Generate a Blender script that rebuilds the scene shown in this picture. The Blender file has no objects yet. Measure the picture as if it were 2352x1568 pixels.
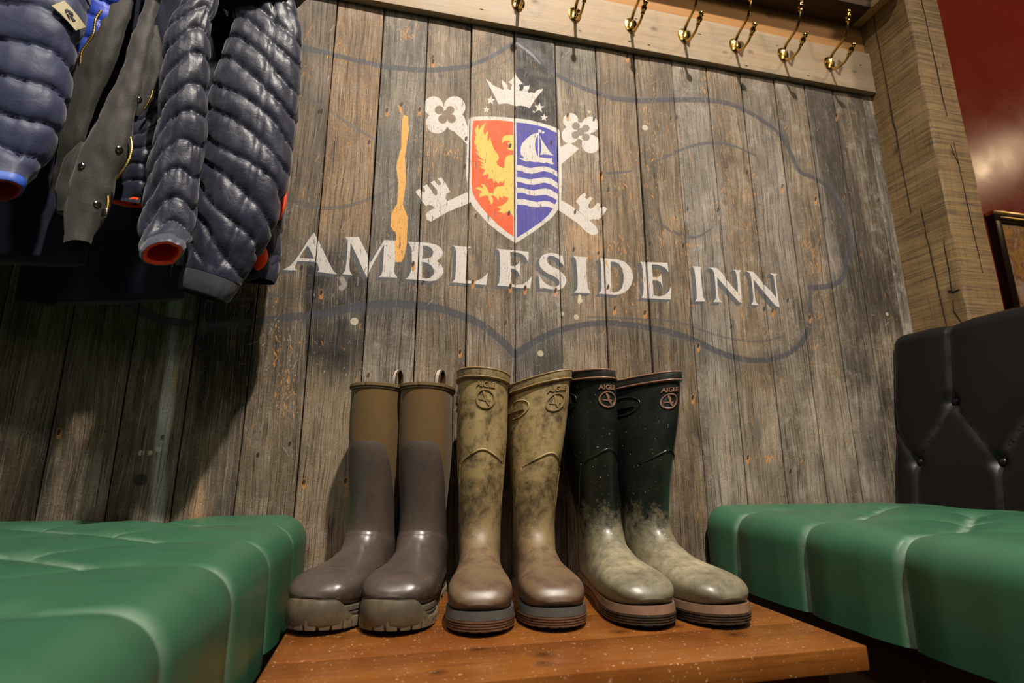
import bpy, bmesh, math, random
import numpy as np
from mathutils import Vector, Matrix, noise as mnoise
random.seed(7); RNG = np.random.default_rng(11)
SC = bpy.context.scene; COL = SC.collection
# ------------------------------------------------------------------ camera
FPX, PITCH, YAW, ROLL = 1218.23, .22504854, .22683263, -.00195592   # fitted to plank joints and coat rail, frame 2352 x 1568
DW, ZC = 1.2, .60                                                   # camera to plank wall, camera height
_cp, _sp, _cy, _sy = math.cos(PITCH), math.sin(PITCH), math.cos(YAW), math.sin(YAW)
FWD = np.array([_sy*_cp, _cy*_cp, _sp]); RT = np.array([_cy, -_sy, 0.]); UPV = np.cross(RT, FWD)
RT2 = math.cos(ROLL)*RT + math.sin(ROLL)*UPV; UP2 = -math.sin(ROLL)*RT + math.cos(ROLL)*UPV
MAT = np.array([RT2, -UP2, FWD])
cam = bpy.data.cameras.new('camera'); camo = bpy.data.objects.new('camera', cam); COL.objects.link(camo)
camo.matrix_world = Matrix(((RT2[0], UP2[0], -FWD[0], 0), (RT2[1], UP2[1], -FWD[1], -DW), (RT2[2], UP2[2], -FWD[2], ZC), (0, 0, 0, 1)))
cam.sensor_width = 36; cam.lens = FPX*36/2352; cam.clip_start = .02
cam.dof.use_dof = True; cam.dof.focus_distance = 1.07; cam.dof.aperture_fstop = 3.6
SC.camera = camo
# ------------------------------------------------------------------ world, lamps, exposure
wd = bpy.data.worlds.new('room'); SC.world = wd; wd.use_nodes = True
wd.node_tree.nodes['Background'].inputs[0].default_value = (1, .88, .76, 1)
wd.node_tree.nodes['Background'].inputs[1].default_value = .022
def lamp(name, kind, loc, aim, power, color, size, spot=2.2, blend=.6):
    l = bpy.data.lights.new(name, kind); l.energy = power; l.color = color
    if kind == 'AREA': l.size = size
    else: l.shadow_soft_size = size
    if kind == 'SPOT': l.spot_size = spot; l.spot_blend = blend
    o = bpy.data.objects.new(name, l); COL.objects.link(o); o.location = loc
    o.rotation_euler = (Vector(aim)-Vector(loc)).to_track_quat('-Z', 'Y').to_euler(); return o
WARM = (1, .915, .80)
lamp('downlight', 'SPOT', (.46, -1.90, ZC+3.2), (.46, -.10, ZC-.20), 1150, WARM, .05, 1.12, 1.)
lamp('downlight', 'SPOT', (-1.05, -1.90, ZC+3.1), (-.1, -.25, ZC+.0), 185, WARM, .10, 1.15, 1.)
lamp('red_wall_fill', 'AREA', (2.6, -2.0, ZC+2.3), (2.5, .35, ZC+1.2), 34, (1, .80, .56), .35)  # added fill that brightens the red wall, no real fixture
lamp('overhead_fill', 'AREA', (-.2, -3.3, ZC+2.5), (0, -.3, ZC), 20, WARM, 1.2)  # added soft fill above and behind the camera, no real fixture
lamp('wall_lamp', 'POINT', (3.87, -.53, ZC+1.96), (0, 0, 0), 16, (1, .72, .42), .10)
SC.view_settings.view_transform = 'Standard'; SC.view_settings.look = 'None'
SC.view_settings.gamma = 1; SC.view_settings.use_curve_mapping = False; SC.view_settings.exposure = -.58
# ------------------------------------------------------------------ helpers
def ray(px, py): return np.array([(px-1176)/FPX, (py-784)/FPX, 1.]) @ MAT
def at_y(px, py, Y):            # point of the plane y = Y seen at that place of the photograph
    d = ray(px, py); t = (Y+DW)/d[1]; return np.array([d[0]*t, Y, d[2]*t+ZC])
def depth_at(P): return float(FWD @ (np.array(P)-[0, -DW, ZC]))
def obj(name, verts, faces, mat=None, parent=None, smooth=True, uv=None):
    me = bpy.data.meshes.new(name); me.from_pydata([tuple(map(float, v)) for v in verts], [], [tuple(map(int, f)) for f in faces])
    if smooth: me.polygons.foreach_set('use_smooth', [True]*len(me.polygons))
    me.update()
    if mat: me.materials.append(mat)
    if uv is not None:
        l = me.uv_layers.new(name='UVMap'); idx = np.zeros(len(me.loops), int); me.loops.foreach_get('vertex_index', idx)
        l.data.foreach_set('uv', np.asarray(uv, float)[idx].ravel())
    o = bpy.data.objects.new(name, me); COL.objects.link(o)
    if parent: o.parent = parent
    return o
def thing(name, label, cat, loc=(0, 0, 0), rotz=0, group=None):
    o = bpy.data.objects.new(name, None); COL.objects.link(o); o.empty_display_size = .05
    o.location = loc; o.rotation_euler = (0, 0, rotz); o['label'] = label; o['category'] = cat
    if group: o['group'] = group
    return o
def tag(o, label, cat, group=None):
    o['label'] = label; o['category'] = cat
    if group: o['group'] = group
    return o
def struct(o): o['kind'] = 'structure'; return o
class MB:
    def __init__(s): s.v = []; s.f = []
    def add(s, v, f):
        n = len(s.v); s.v += [tuple(p) for p in v]; s.f += [tuple(i+n for i in q) for q in f]; return s
    def grid(s, P, closed=False, caps=False):   # P rows x cols x 3
        P = np.asarray(P, float); R, C = P.shape[:2]; n = len(s.v); s.v += [tuple(p) for p in P.reshape(-1, 3)]
        for r in range(R-1):
            for c in range(C if closed else C-1):
                a, b = n+r*C+c, n+r*C+(c+1) % C; s.f.append((a, b, b+C, a+C))
        if caps:
            s.f.append(tuple(n+c for c in range(C))[::-1]); s.f.append(tuple(n+(R-1)*C+c for c in range(C)))
        return s
    def tube(s, pts, rad, seg=10, caps=True):
        P = np.asarray(pts, float); n = len(P); rad = np.broadcast_to(np.asarray(rad, float), (n,)); T = np.gradient(P, axis=0)
        T /= np.linalg.norm(T, axis=1)[:, None]+1e-12
        ref = np.array([0, 0, 1.]) if abs(T[0][2]) < .9 else np.array([1., 0, 0]); a = np.cross(T[0], ref); a /= np.linalg.norm(a); rows = []
        for i in range(n):
            a = a-T[i]*(a @ T[i]); a /= np.linalg.norm(a); b = np.cross(T[i], a)
            th = np.linspace(0, 2*np.pi, seg, endpoint=False)
            rows.append(P[i]+rad[i]*(np.cos(th)[:, None]*a+np.sin(th)[:, None]*b))
        return s.grid(rows, True, caps)
    def box(s, x0, x1, y0, y1, z0, z1, bev=0.):
        b = bmesh.new(); bmesh.ops.create_cube(b, size=1)
        for v in b.verts: v.co = ((x0+x1)/2+v.co.x*(x1-x0), (y0+y1)/2+v.co.y*(y1-y0), (z0+z1)/2+v.co.z*(z1-z0))
        if bev: bmesh.ops.bevel(b, geom=b.edges[:], offset=bev, segments=2, affect='EDGES', profile=.6)
        b.verts.index_update(); s.add([v.co[:] for v in b.verts], [[v.index for v in f.verts] for f in b.faces]); b.free(); return s
    def lathe(s, prof, origin, axis, seg=16):    # prof: (radius, height along axis)
        ax = np.array(axis, float); ax /= np.linalg.norm(ax); ref = np.array([1., 0, 0]) if abs(ax[0]) < .9 else np.array([0, 1., 0])
        a = np.cross(ax, ref); a /= np.linalg.norm(a); b = np.cross(ax, a); th = np.linspace(0, 2*np.pi, seg, endpoint=False)
        return s.grid([np.array(origin)+h*ax+r*(np.cos(th)[:, None]*a+np.sin(th)[:, None]*b) for r, h in prof], True, True)
    def build(s, name, mat, parent=None, smooth=True, autos=None):
        o = obj(name, s.v, s.f, mat, parent, smooth)
        bm = bmesh.new(); bm.from_mesh(o.data); bmesh.ops.recalc_face_normals(bm, faces=bm.faces); bm.to_mesh(o.data); bm.free()
        if autos: o.data.set_sharp_from_angle(angle=math.radians(autos))
        return o
def catmull(K, t):      # K: n x d control rows, t: positions 0..n-1
    K = np.asarray(K, float); t = np.clip(np.asarray(t, float), 0, len(K)-1-1e-9); i = np.floor(t).astype(int); u = (t-i)[..., None]
    g = lambda j: K[np.clip(j, 0, len(K)-1)]
    a, b, c, d = g(i-1), g(i), g(i+1), g(i+2); m1, m2 = (c-a)/2, (d-b)/2
    return (2*u**3-3*u**2+1)*b+(u**3-2*u**2+u)*m1+(-2*u**3+3*u**2)*c+(u**3-u**2)*m2
def sstep(a, b, x): t = np.clip((np.asarray(x, float)-a)/(b-a), 0, 1); return t*t*(3-2*t)
# ------------------------------------------------------------------ node materials
class NT:
    def __init__(s, name):
        s.m = bpy.data.materials.new(name); s.m.use_nodes = True; s.t = s.m.node_tree
        s.b = s.t.nodes['Principled BSDF']
    def n(s, typ, **kw):
        x = s.t.nodes.new(typ)
        for k, v in kw.items(): setattr(x, k, v)
        return x
    def put(s, sock, v):
        if hasattr(v, 'is_linked'): s.t.links.new(v, sock)
        elif v is not None:
            if isinstance(v, tuple) and len(v) == 3 and sock.type == 'RGBA': v = v+(1,)
            sock.default_value = v
    def coord(s, which='Object'): return s.n('ShaderNodeTexCoord').outputs[which]
    def mapv(s, v, scale=(1, 1, 1), loc=(0, 0, 0), rot=(0, 0, 0)):
        m = s.n('ShaderNodeMapping'); s.put(m.inputs['Vector'], v); m.inputs['Scale'].default_value = scale
        m.inputs['Location'].default_value = loc; m.inputs['Rotation'].default_value = rot; return m.outputs[0]
    def noise(s, v, scale=1., detail=4., rough=.55, dist=0.):
        x = s.n('ShaderNodeTexNoise'); s.put(x.inputs['Vector'], v); x.inputs['Scale'].default_value = scale; x.inputs['Detail'].default_value = detail
        x.inputs['Roughness'].default_value = rough; x.inputs['Distortion'].default_value = dist; return x.outputs['Fac']
    def ramp(s, f, stops):
        r = s.n('ShaderNodeValToRGB'); s.put(r.inputs[0], f); e = r.color_ramp.elements
        while len(e) > 1: e.remove(e[-1])
        e[0].position = stops[0][0]; e[0].color = s.c4(stops[0][1])
        for p, c in stops[1:]: k = e.new(p); k.color = s.c4(c)
        return r.outputs[0]
    @staticmethod
    def c4(c): return (c, c, c, 1) if isinstance(c, (int, float)) else tuple(c)[:3]+(1,)
    def mix(s, f, a, b, mode='MIX'):
        x = s.n('ShaderNodeMix', data_type='RGBA', blend_type=mode); s.put(x.inputs[0], f); s.put(x.inputs[6], a); s.put(x.inputs[7], b); return x.outputs[2]
    def math(s, op, a, b=None, clamp=False):
        x = s.n('ShaderNodeMath', operation=op, use_clamp=clamp); s.put(x.inputs[0], a)
        if b is not None: s.put(x.inputs[1], b)
        return x.outputs[0]
    def sep(s, v): x = s.n('ShaderNodeSeparateXYZ'); s.put(x.inputs[0], v); return x.outputs
    def bump(s, h, strength=.3, dist=.002):
        x = s.n('ShaderNodeBump'); s.put(x.inputs['Height'], h); x.inputs['Strength'].default_value = strength; x.inputs['Distance'].default_value = dist
        s.put(s.b.inputs['Normal'], x.outputs[0])
    def fin(s, color=None, rough=.5, metal=0., spec=.5, coat=0., sheen=0.):
        s.put(s.b.inputs['Base Color'], color); s.put(s.b.inputs['Roughness'], rough); s.b.inputs['Metallic'].default_value = metal
        s.put(s.b.inputs['Specular IOR Level'], spec); s.b.inputs['Coat Weight'].default_value = coat; s.b.inputs['Coat Roughness'].default_value = .15
        s.b.inputs['Sheen Weight'].default_value = sheen; return s.m
def lin(r, g, b):       # display colour 0..255 to linear
    f = lambda c: (c/255/12.92) if c/255 <= .04045 else ((c/255+.055)/1.055)**2.4
    return (f(r), f(g), f(b))
def plain(name, col, rough=.5, metal=0., spec=.5, nscale=0., namp=.15, bump=0., bscale=300, coat=0., sheen=0.):
    m = NT(name); v = m.coord(); c = col
    if nscale:
        f = m.noise(v, nscale, 5); c = m.mix(f, tuple(x*(1-namp*1.6) for x in col), tuple(min(1, x*(1+namp*1.6)) for x in col))
    if bump: m.bump(m.noise(v, bscale, 3), bump, .001)
    return m.fin(c, rough, metal, spec, coat, sheen)
# ------------------------------------------------------------------ the painted sign on the planks: flat print, drawn into an image in wall coordinates
WX0, WX1, WZ0, WZ1, RES = -1.0, 1.55, -.45, 1.22, 1400
class Canvas:
    def __init__(s, res):
        s.res = res; s.w = int((WX1-WX0)*res); s.h = int((WZ1-WZ0)*res)
        s.rgb = np.zeros((s.h, s.w, 3), np.float32); s.rgb[:] = .3; s.a = np.zeros((s.h, s.w), np.float32)
    def uv(s, pts):
        out = []
        for p in pts:
            P = at_y(p[0], p[1], 0); out.append(((P[0]-WX0)*s.res, (P[2]-ZC-WZ0)*s.res))
        return np.array(out)
    def over(s, sl, m, col, a=1.):
        m = np.clip(m, 0, 1)*a; A = s.a[sl]; na = m+A*(1-m); c = np.array(col, np.float32)
        k = np.where(na > 1e-4, m/np.maximum(na, 1e-4), 1)[..., None]
        s.rgb[sl] = s.rgb[sl]*(1-k)+c*k; s.a[sl] = na
    def inside(s, U, X, Y):
        r = np.zeros(X.shape, bool); n = len(U)
        for i in range(n):
            (x0, y0), (x1, y1) = U[i], U[(i+1) % n]
            if y0 == y1: continue
            r ^= ((y0 > Y) != (y1 > Y)) & (X < (x1-x0)*(Y-y0)/(y1-y0)+x0)
        return r
    def win(s, lo, hi):
        x0, y0 = np.maximum(np.floor(lo).astype(int)-2, 0); x1 = min(s.w, int(hi[0])+3); y1 = min(s.h, int(hi[1])+3)
        return x0, x1, y0, y1
    def poly(s, polys, col, a=1., off=(0, 0), sweep=1):     # even-odd fill of several rings given in photo pixels
        for k in range(1, sweep+1):
            t = k/sweep
            Us = [s.uv([(p[0]+off[0]*t, p[1]+off[1]*t) for p in q]) for q in polys]
            allu = np.vstack(Us); x0, x1, y0, y1 = s.win(allu.min(0), allu.max(0))
            if x1 <= x0 or y1 <= y0: continue
            m = np.zeros((y1-y0, x1-x0), np.float32); yy, xx = np.mgrid[y0:y1, x0:x1]
            for ox in (.25, .75):
                for oy in (.25, .75):
                    r = np.zeros(m.shape, bool)
                    for U in Us: r ^= s.inside(U, xx+ox, yy+oy)
                    m += r*.25
            s.over(np.s_[y0:y1, x0:x1], m, col, a)
    def stroke(s, pts, width, col, a=1., soft=1.5, off=(0, 0)):   # brush stroke, width in photo pixels
        P = np.array([(p[0]+off[0], p[1]+off[1]) for p in pts], float); n = max(2, len(P)*6)
        P = catmull(P, np.linspace(0, len(P)-1, n)); U = s.uv(P); k = s.res*.00105
        W = (np.interp(np.linspace(0, 1, n), np.linspace(0, 1, len(np.atleast_1d(width))), np.atleast_1d(width)) if np.ndim(width) else np.full(n, width))*k/2
        sf = soft*k; pad = W.max()+sf+2
        x0, x1, y0, y1 = s.win(U.min(0)-pad, U.max(0)+pad)
        if x1 <= x0 or y1 <= y0: return
        m = np.zeros((y1-y0, x1-x0), np.float32)
        for i in range(n-1):
            a0, b0 = U[i], U[i+1]; q = W[i]+sf+2
            cx0 = max(x0, int(min(a0[0], b0[0])-q)); cx1 = min(x1, int(max(a0[0], b0[0])+q)+1)
            cy0 = max(y0, int(min(a0[1], b0[1])-q)); cy1 = min(y1, int(max(a0[1], b0[1])+q)+1)
            if cx1 <= cx0 or cy1 <= cy0: continue
            yy, xx = np.mgrid[cy0:cy1, cx0:cx1]; d = b0-a0; L = d @ d+1e-9
            t = np.clip(((xx-a0[0])*d[0]+(yy-a0[1])*d[1])/L, 0, 1)
            dist = np.hypot(xx-a0[0]-t*d[0], yy-a0[1]-t*d[1]); w = W[i]+(W[i+1]-W[i])*t
            mm = np.clip((w-dist)/max(sf, .7)+.5, 0, 1); sub = m[cy0-y0:cy1-y0, cx0-x0:cx1-x0]; np.maximum(sub, mm, out=sub)
        s.over(np.s_[y0:y1, x0:x1], m, col, a)
    def blob(s, p, r, col, a=1., soft=1.): s.stroke([p, (p[0]+.5, p[1]+.1)], 2*r, col, a, soft)
    def soften(s, ky, kx):
        pre = s.rgb*s.a[..., None]; A = s.a
        def box(M, k, ax):
            pad = [(0, 0)]*M.ndim; pad[ax] = (k+1, k); c = np.cumsum(np.pad(M, pad, mode='edge'), axis=ax, dtype=np.float64); n = M.shape[ax]
            hi = np.take(c, range(2*k+1, 2*k+1+n), axis=ax); lo = np.take(c, range(0, n), axis=ax); return ((hi-lo)/(2*k+1)).astype(np.float32)
        for _ in range(2):
            for k, ax in ((ky, 0), (kx, 1)):
                if k: pre = box(pre, k, ax); A = box(A, k, ax)
        s.a = A; s.rgb = np.where(A[..., None] > 1e-3, pre/np.maximum(A[..., None], 1e-3), s.rgb)
    def image(s, name):
        im = bpy.data.images.new(name, s.w, s.h, alpha=True); im.alpha_mode = 'CHANNEL_PACKED'
        px = np.empty((s.h, s.w, 4), np.float32); px[..., :3] = s.rgb; px[..., 3] = s.a
        im.pixels.foreach_set(px.ravel()); im.update(); im.pack(); return im
def C(*c): return tuple(x/255 for x in c)
def crop(ox, oy, sc, *rings): return [[(ox+x/sc, oy+y/sc) for x, y in r] for r in rings]
T1, T2, T3, T4 = (640, 520, 7.84), (920, 540, 7.84), (1200, 560, 7.84), (1460, 580, 6.533)
LETTERS = [
 crop(*T1, [(640,115),(690,210),(780,390),(860,560),(930,700),(985,800),(1050,860),(940,852),(820,832),(695,820),(725,795),(722,740),(695,670),(660,640),(340,625),(310,690),(295,740),(310,775),(335,798),(200,793),(75,783),(150,750),(220,700),(290,620),(360,520),(440,400),(520,270),(590,170)],
      [(525,345),(560,410),(640,585),(370,575),(440,460)]),
 crop(*T1, [(1195,190),(1440,190),(1500,310),(1600,510),(1618,600),(1660,645),(1740,500),(1820,370),(1900,245),(2120,258),(2110,400),(2100,560),(2085,720),(2082,830),(2130,925),(1960,915),(1800,912),(1850,870),(1868,800),(1882,600),(1900,330),(1830,440),(1760,560),(1690,690),(1640,790),(1590,915),(1530,800),(1440,600),(1360,430),(1295,300),(1282,540),(1270,700),(1280,800),(1325,878),(1240,868),(1145,860),(1190,800),(1220,640),(1235,440),(1245,250)]),
 crop(*T2, [(120,120),(340,130),(520,145),(640,175),(720,230),(757,310),(750,360),(710,420),(650,468),(720,530),(765,600),(768,680),(710,765),(630,818),(520,830),(330,812),(85,790),(150,740),(185,640),(200,480),(200,330),(185,220),(150,150)],
      [(400,190),(470,192),(550,235),(588,300),(570,370),(520,415),(385,430)], [(385,485),(460,492),(550,545),(600,630),(590,710),(530,770),(450,788),(378,765)]),
 crop(*T2, [(935,185),(1260,215),(1255,235),(1205,245),(1190,350),(1180,600),(1165,795),(1210,822),(1350,830),(1450,790),(1520,730),(1565,670),(1540,900),(1300,882),(1100,862),(920,850),(970,800),(990,680),(997,450),(1000,300),(985,230)]),
 crop(*T2, [(1715,250),(1950,262),(2300,300),(2305,390),(2290,490),(2250,400),(2190,340),(2080,310),(1970,300),(1975,430),(1975,555),(2050,558),(2110,520),(2155,460),(2150,730),(2110,660),(2060,612),(1980,600),(1980,760),(1985,880),(2100,895),(2200,885),(2280,830),(2362,740),(2328,962),(2100,945),(1900,920),(1730,910),(1770,860),(1785,720),(1785,450),(1780,320),(1755,270)]),
 crop(*T3, [(725,210),(747,390),(700,345),(640,270),(560,225),(490,212),(450,235),(430,290),(450,350),(520,405),(640,460),(720,520),(775,590),(790,660),(770,740),(720,800),(640,832),(540,825),(400,800),(310,805),(285,560),(310,600),(360,670),(430,730),(520,770),(600,772),(650,740),(665,690),(640,640),(560,580),(460,540),(370,480),(310,410),(290,340),(300,280),(350,210),(430,175),(520,163),(600,175),(690,205)]),
 crop(*T3, [(915,220),(1185,240),(1150,270),(1140,330),(1145,500),(1160,700),(1175,800),(1230,885),(1080,882),(925,875),(975,830),(990,760),(990,600),(975,400),(965,290)]),
 crop(*T3, [(1385,258),(1560,275),(1700,285),(1830,330),(1920,410),(1975,510),(1985,610),(1960,720),(1890,830),(1790,900),(1660,925),(1500,907),(1365,895),(1405,850),(1420,780),(1420,600),(1410,400),(1405,330)],
      [(1575,325),(1660,330),(1730,370),(1790,460),(1815,570),(1810,690),(1780,800),(1720,860),(1640,880),(1597,870),(1590,700),(1585,500)]),
 crop(*T4, [(60,140),(180,145),(465,160),(475,220),(480,300),(440,240),(380,205),(320,185),(235,180),(240,280),(250,370),(320,375),(360,350),(372,318),(395,525),(365,450),(320,420),(250,415),(255,530),(262,645),(350,660),(420,645),(480,590),(512,522),(525,530),(515,705),(400,700),(250,690),(75,680),(105,640),(115,540),(105,400),(100,250),(85,180)]),
 crop(*T4, [(835,205),(980,220),(965,245),(968,350),(985,520),(1000,660),(1035,735),(960,737),(880,735),(905,690),(905,600),(890,420),(875,290),(865,240)]),
 crop(*T4, [(1085,228),(1200,235),(1280,310),(1360,420),(1450,530),(1520,605),(1520,480),(1500,340),(1485,285),(1440,260),(1570,270),(1545,310),(1550,420),(1565,580),(1585,765),(1540,745),(1480,680),(1380,570),(1290,470),(1210,375),(1215,520),(1225,650),(1240,700),(1285,750),(1220,748),(1150,745),(1185,700),(1190,620),(1180,450),(1165,310),(1140,260)]),
 crop(*T4, [(1640,275),(1760,290),(1830,370),(1930,490),(2040,600),(2105,685),(2090,560),(2070,400),(2060,345),(2000,310),(2120,322),(2090,350),(2100,460),(2125,640),(2150,820),(2090,800),(2020,720),(1940,620),(1850,515),(1760,405),(1770,560),(1785,700),(1800,750),(1840,795),(1780,788),(1715,785),(1750,745),(1755,660),(1740,500),(1720,370),(1700,310)])]
def c1(*pts): return [(1060+x/9.8, 250+y/9.8) for x, y in pts]
def c2(*pts): return [(1060+x/9.8, 400+y/9.8) for x, y in pts]
def circ(x, y, r, n=26): return [(x+r*math.cos(t), y+r*math.sin(t)) for t in np.linspace(0, 2*np.pi, n, endpoint=False)]
def star(x, y, r): return [(x+(r if k % 2 == 0 else r*.42)*math.sin(k*math.pi/5+.08), y-(r if k % 2 == 0 else r*.42)*math.cos(k*math.pi/5+.08)) for k in range(10)]
WHITE, SLATE, RED, BLUE, GOLD = C(214,207,201), C(78,80,86), C(232,88,34), C(66,62,160), C(226,194,92)
LINE = C(56,58,67)
UPPER = [(1183,92),(1215,118),(1260,160),(1320,195),(1370,215),(1410,228),(1480,232),(1560,230),(1640,233),(1690,245),(1740,272),(1785,305),(1810,345),(1835,395),(1870,410),(1905,440),(1935,490),(1950,545),(1948,590),(1935,635),(1910,655),(1858,662)]
TAIL = [(1858,662),(1860,700),(1858,745),(1845,780),(1815,808),(1770,825),(1720,828)]
LOWER = [(1720,828),(1680,820),(1640,805),(1580,777),(1510,757),(1450,747),(1390,742),(1340,746),(1290,757),(1240,777),(1205,800),(1182,815)]
LOWL = [(1182,815),(1150,782),(1110,750),(1060,726),(1000,708),(940,700),(880,698),(820,705),(740,720),(640,732),(560,742),(480,746),(400,740),(340,722),(300,700)]
SWOOP = [(600,85),(700,113),(760,126),(830,142),(880,152),(960,161),(1010,160),(1080,150),(1130,130),(1183,97)]
def paint_sign():
    cv = Canvas(RES); st = Canvas(350)
    # broad stains of the reclaimed boards (old paint, damp, dirt), each with a shape of its own
    def S(pts, w, col, a, soft=14): st.stroke(pts, w, C(*col), a, soft)
    def P(pts, col, a): st.poly([pts], C(*col), min(.92, a*1.45))
    P([(1184,60),(1275,75),(1281,300),(1183,290)], (42,39,39), .85)
    S([(1232,300),(1232,420)], 80, (80,72,66), .35); P([(1184,800),(1290,790),(1292,900),(1184,900)], (72,68,66), .5)
    P([(1279,85),(1366,98),(1372,190),(1330,200),(1283,180)], (92,90,84), .5)
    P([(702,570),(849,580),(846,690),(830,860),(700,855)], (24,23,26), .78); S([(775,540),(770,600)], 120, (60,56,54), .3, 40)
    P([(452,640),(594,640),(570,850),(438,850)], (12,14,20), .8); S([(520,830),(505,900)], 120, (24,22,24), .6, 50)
    P([(770,15),(882,30),(858,400),(848,545),(725,545),(742,400)], (156,120,80), .42)
    S([(800,420),(790,470),(778,530)], 60, (178,150,116), .35, 30)
    P([(860,300),(965,300),(952,700),(842,700)], (98,92,84), .45)
    P([(680,20),(775,20),(735,480),(700,480)], (96,84,72), .3)
    S([(414,640),(402,700),(398,760),(392,830),(386,900),(374,1010),(368,1110),(360,1200)], [30,26,18,14,24,26,26,24], (188,190,192), .9, 6)
    S([(396,980),(388,1060),(380,1200)], 9, (60,66,66), .6, 4); S([(408,780),(400,880),(380,1100),(378,1190)], 7, (176,152,120), .5, 3)
    S([(212,1050),(206,1110),(203,1200)], [16,36,48], (168,156,146), .8, 12); S([(110,980),(95,1200)], 26, (30,34,42), .6, 12)
    S([(462,1080),(456,1140),(450,1195)], [8,16,26], (176,146,112), .8, 8); S([(480,1175),(400,1190)], 22, (130,80,36), .45, 8)
    S([(1316,590),(1313,650),(1308,700),(1308,770),(1312,840)], [10,16,12,10,10], (122,150,140), .75, 4); S([(1294,130),(1298,170)], 12, (120,136,124), .5, 5)
    st.blob((1388,695), 7, C(92,128,142), .8, 4)
    P([(1300,520),(1385,540),(1388,600),(1300,600)], (186,150,112), .35); P([(1300,400),(1378,400),(1385,560),(1296,560)], (172,140,108), .4)
    P([(1295,620),(1394,620),(1397,850),(1300,850)], (150,124,98), .35)
    P([(1560,240),(1640,240),(1700,800),(1592,800)], (152,142,134), .38); P([(1700,260),(1790,330),(1850,650),(1760,640)], (150,138,130), .35)
    P([(1880,420),(1945,520),(1940,620),(1905,640)], (142,130,124), .42)
    P([(1846,196),(1908,208),(2000,560),(2076,767),(1975,760),(1885,420)], (48,42,38), .5)
    P([(1640,900),(1790,900),(1810,1160),(1640,1150)], (150,138,124), .4); P([(1830,880),(2010,900),(2030,1160),(1860,1160)], (164,150,136), .42)
    P([(1610,850),(1690,850),(1700,1160),(1620,1160)], (140,128,116), .3); P([(1000,900),(1040,900),(1040,1100),(1000,1100)], (100,90,80), .3)
    P([(747,850),(832,850),(800,1180),(735,1180)], (150,132,108), .45)
    S([(850,720),(930,712),(1000,722),(1060,742),(1120,780),(1178,835)], 46, (66,63,64), .55, 30)
    S([(1190,835),(1250,800),(1330,772),(1420,775),(1520,790),(1600,815),(1700,850)], 46, (72,68,66), .5, 30)
    S([(560,775),(640,762),(740,752),(820,738)], 40, (64,58,54), .45, 26)
    S([(1200,100),(1270,148),(1340,178),(1420,200),(1520,206),(1640,208),(1720,235)], 40, (72,66,62), .5, 26)
    S([(1900,690),(1885,760),(1850,810),(1780,850)], 50, (78,70,62), .35, 30)
    S([(1965,540),(1968,600),(1950,650)], 26, (60,54,56), .5, 16)
    S([(1010,172),(1013,176)], 10, (40,32,26), .7, 4); S([(1663,464),(1668,470)], 20, (70,62,60), .7, 10); S([(1733,985),(1735,1000)], 26, (84,76,70), .6, 10)
    S([(323,1100),(324,1106)], 24, (34,28,22), .9, 3); S([(1837,722),(1840,726)], 18, (70,58,56), .7, 6); S([(915,280),(905,200)], 6, (150,120,80), .3, 6)
    for q in range(46):         # cloudy patches
        x, y = RNG.uniform(680, 2050), RNG.uniform(40, 1150); g = RNG.uniform(-1, 1)
        S([(x, y), (x+RNG.uniform(-8, 8), y+RNG.uniform(20, 120))], RNG.uniform(16, 60), (168,150,134) if g > 0 else (70,58,48), .22, 30)
    st.soften(9, 0)
    # scroll lines
    for pts, w in ((UPPER, [8,14,16,14,13,12,16]), (TAIL, [10,14,12,14]), (LOWER, [16,15,14,16]), (LOWL, [16,18,18,16,14,20])):
        cv.stroke(pts, w, LINE, .93, 3); cv.stroke(pts, 26, C(84,84,88), .28, 10, (0, 9 if pts in (LOWER, LOWL) else -9))
    cv.stroke(SWOOP, [24,12,14,15,12,10], C(66,70,78), .92, 3)
    cv.stroke([(660,110),(800,158),(900,181),(980,187),(1050,181),(1120,162),(1172,135)], 5, C(96,90,84), .5, 2)
    cv.stroke([(680,218),(720,235),(760,258),(800,285),(860,320),(900,334)], [12,7,8,10], C(92,92,92), .75, 2); cv.stroke([(870,325),(930,335)], 12, C(110,104,98), .35, 6)
    cv.stroke([(630,440),(660,452),(690,468),(740,478),(790,475),(840,460),(880,442),(912,420)], [14,12,9,8,6], C(82,82,82), .75, 2)
    for pts, w, a in (([(1480,490),(1520,520),(1560,540),(1600,545),(1637,522)], [5,9,8,3], .65), ([(1490,375),(1515,368),(1560,346),(1620,330),(1680,335),(1735,358)], [3,8,10,5], .7), ([(1735,358),(1752,400)], 4, .3), ([(1394,400),(1450,394)], [8,8,3], .75),
                      ([(1350,728),(1500,735),(1560,742),(1590,752),(1660,775),(1740,785),(1800,772)], 6, .5), ([(480,690),(560,688),(680,675),(760,664)], 6, .45), ([(1000,684),(1040,690),(1100,708)], 3, .4), ([(1660,255),(1720,285),(1770,325)], 3, .3), ([(1915,480),(1925,560),(1915,600)], 5, .3)):
        cv.stroke(pts, w, C(74,75,80), min(1, a*1.25), 2)
    cv.stroke([(1186,100),(1218,125),(1240,148)], [6,8,3], C(150,150,158), .75, 2)
    # lettering with its painted drop shade
    for L in LETTERS: cv.poly(L, SLATE, .93, (-8.5, 7.5), 9)
    for L in LETTERS: cv.poly(L, WHITE, .97)
    # crossed keys
    K1, K2 = (940, 200, 4.9), (1260, 240, 4.9)
    hole1 = [circ(335,258,49), circ(460,258,46), circ(375,360,51), circ(475,355,49), circ(415,308,50)]
    hole2 = [circ(305,245,43), circ(415,272,42), circ(300,345,43), circ(415,372,42), circ(358,310,44)]
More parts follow.
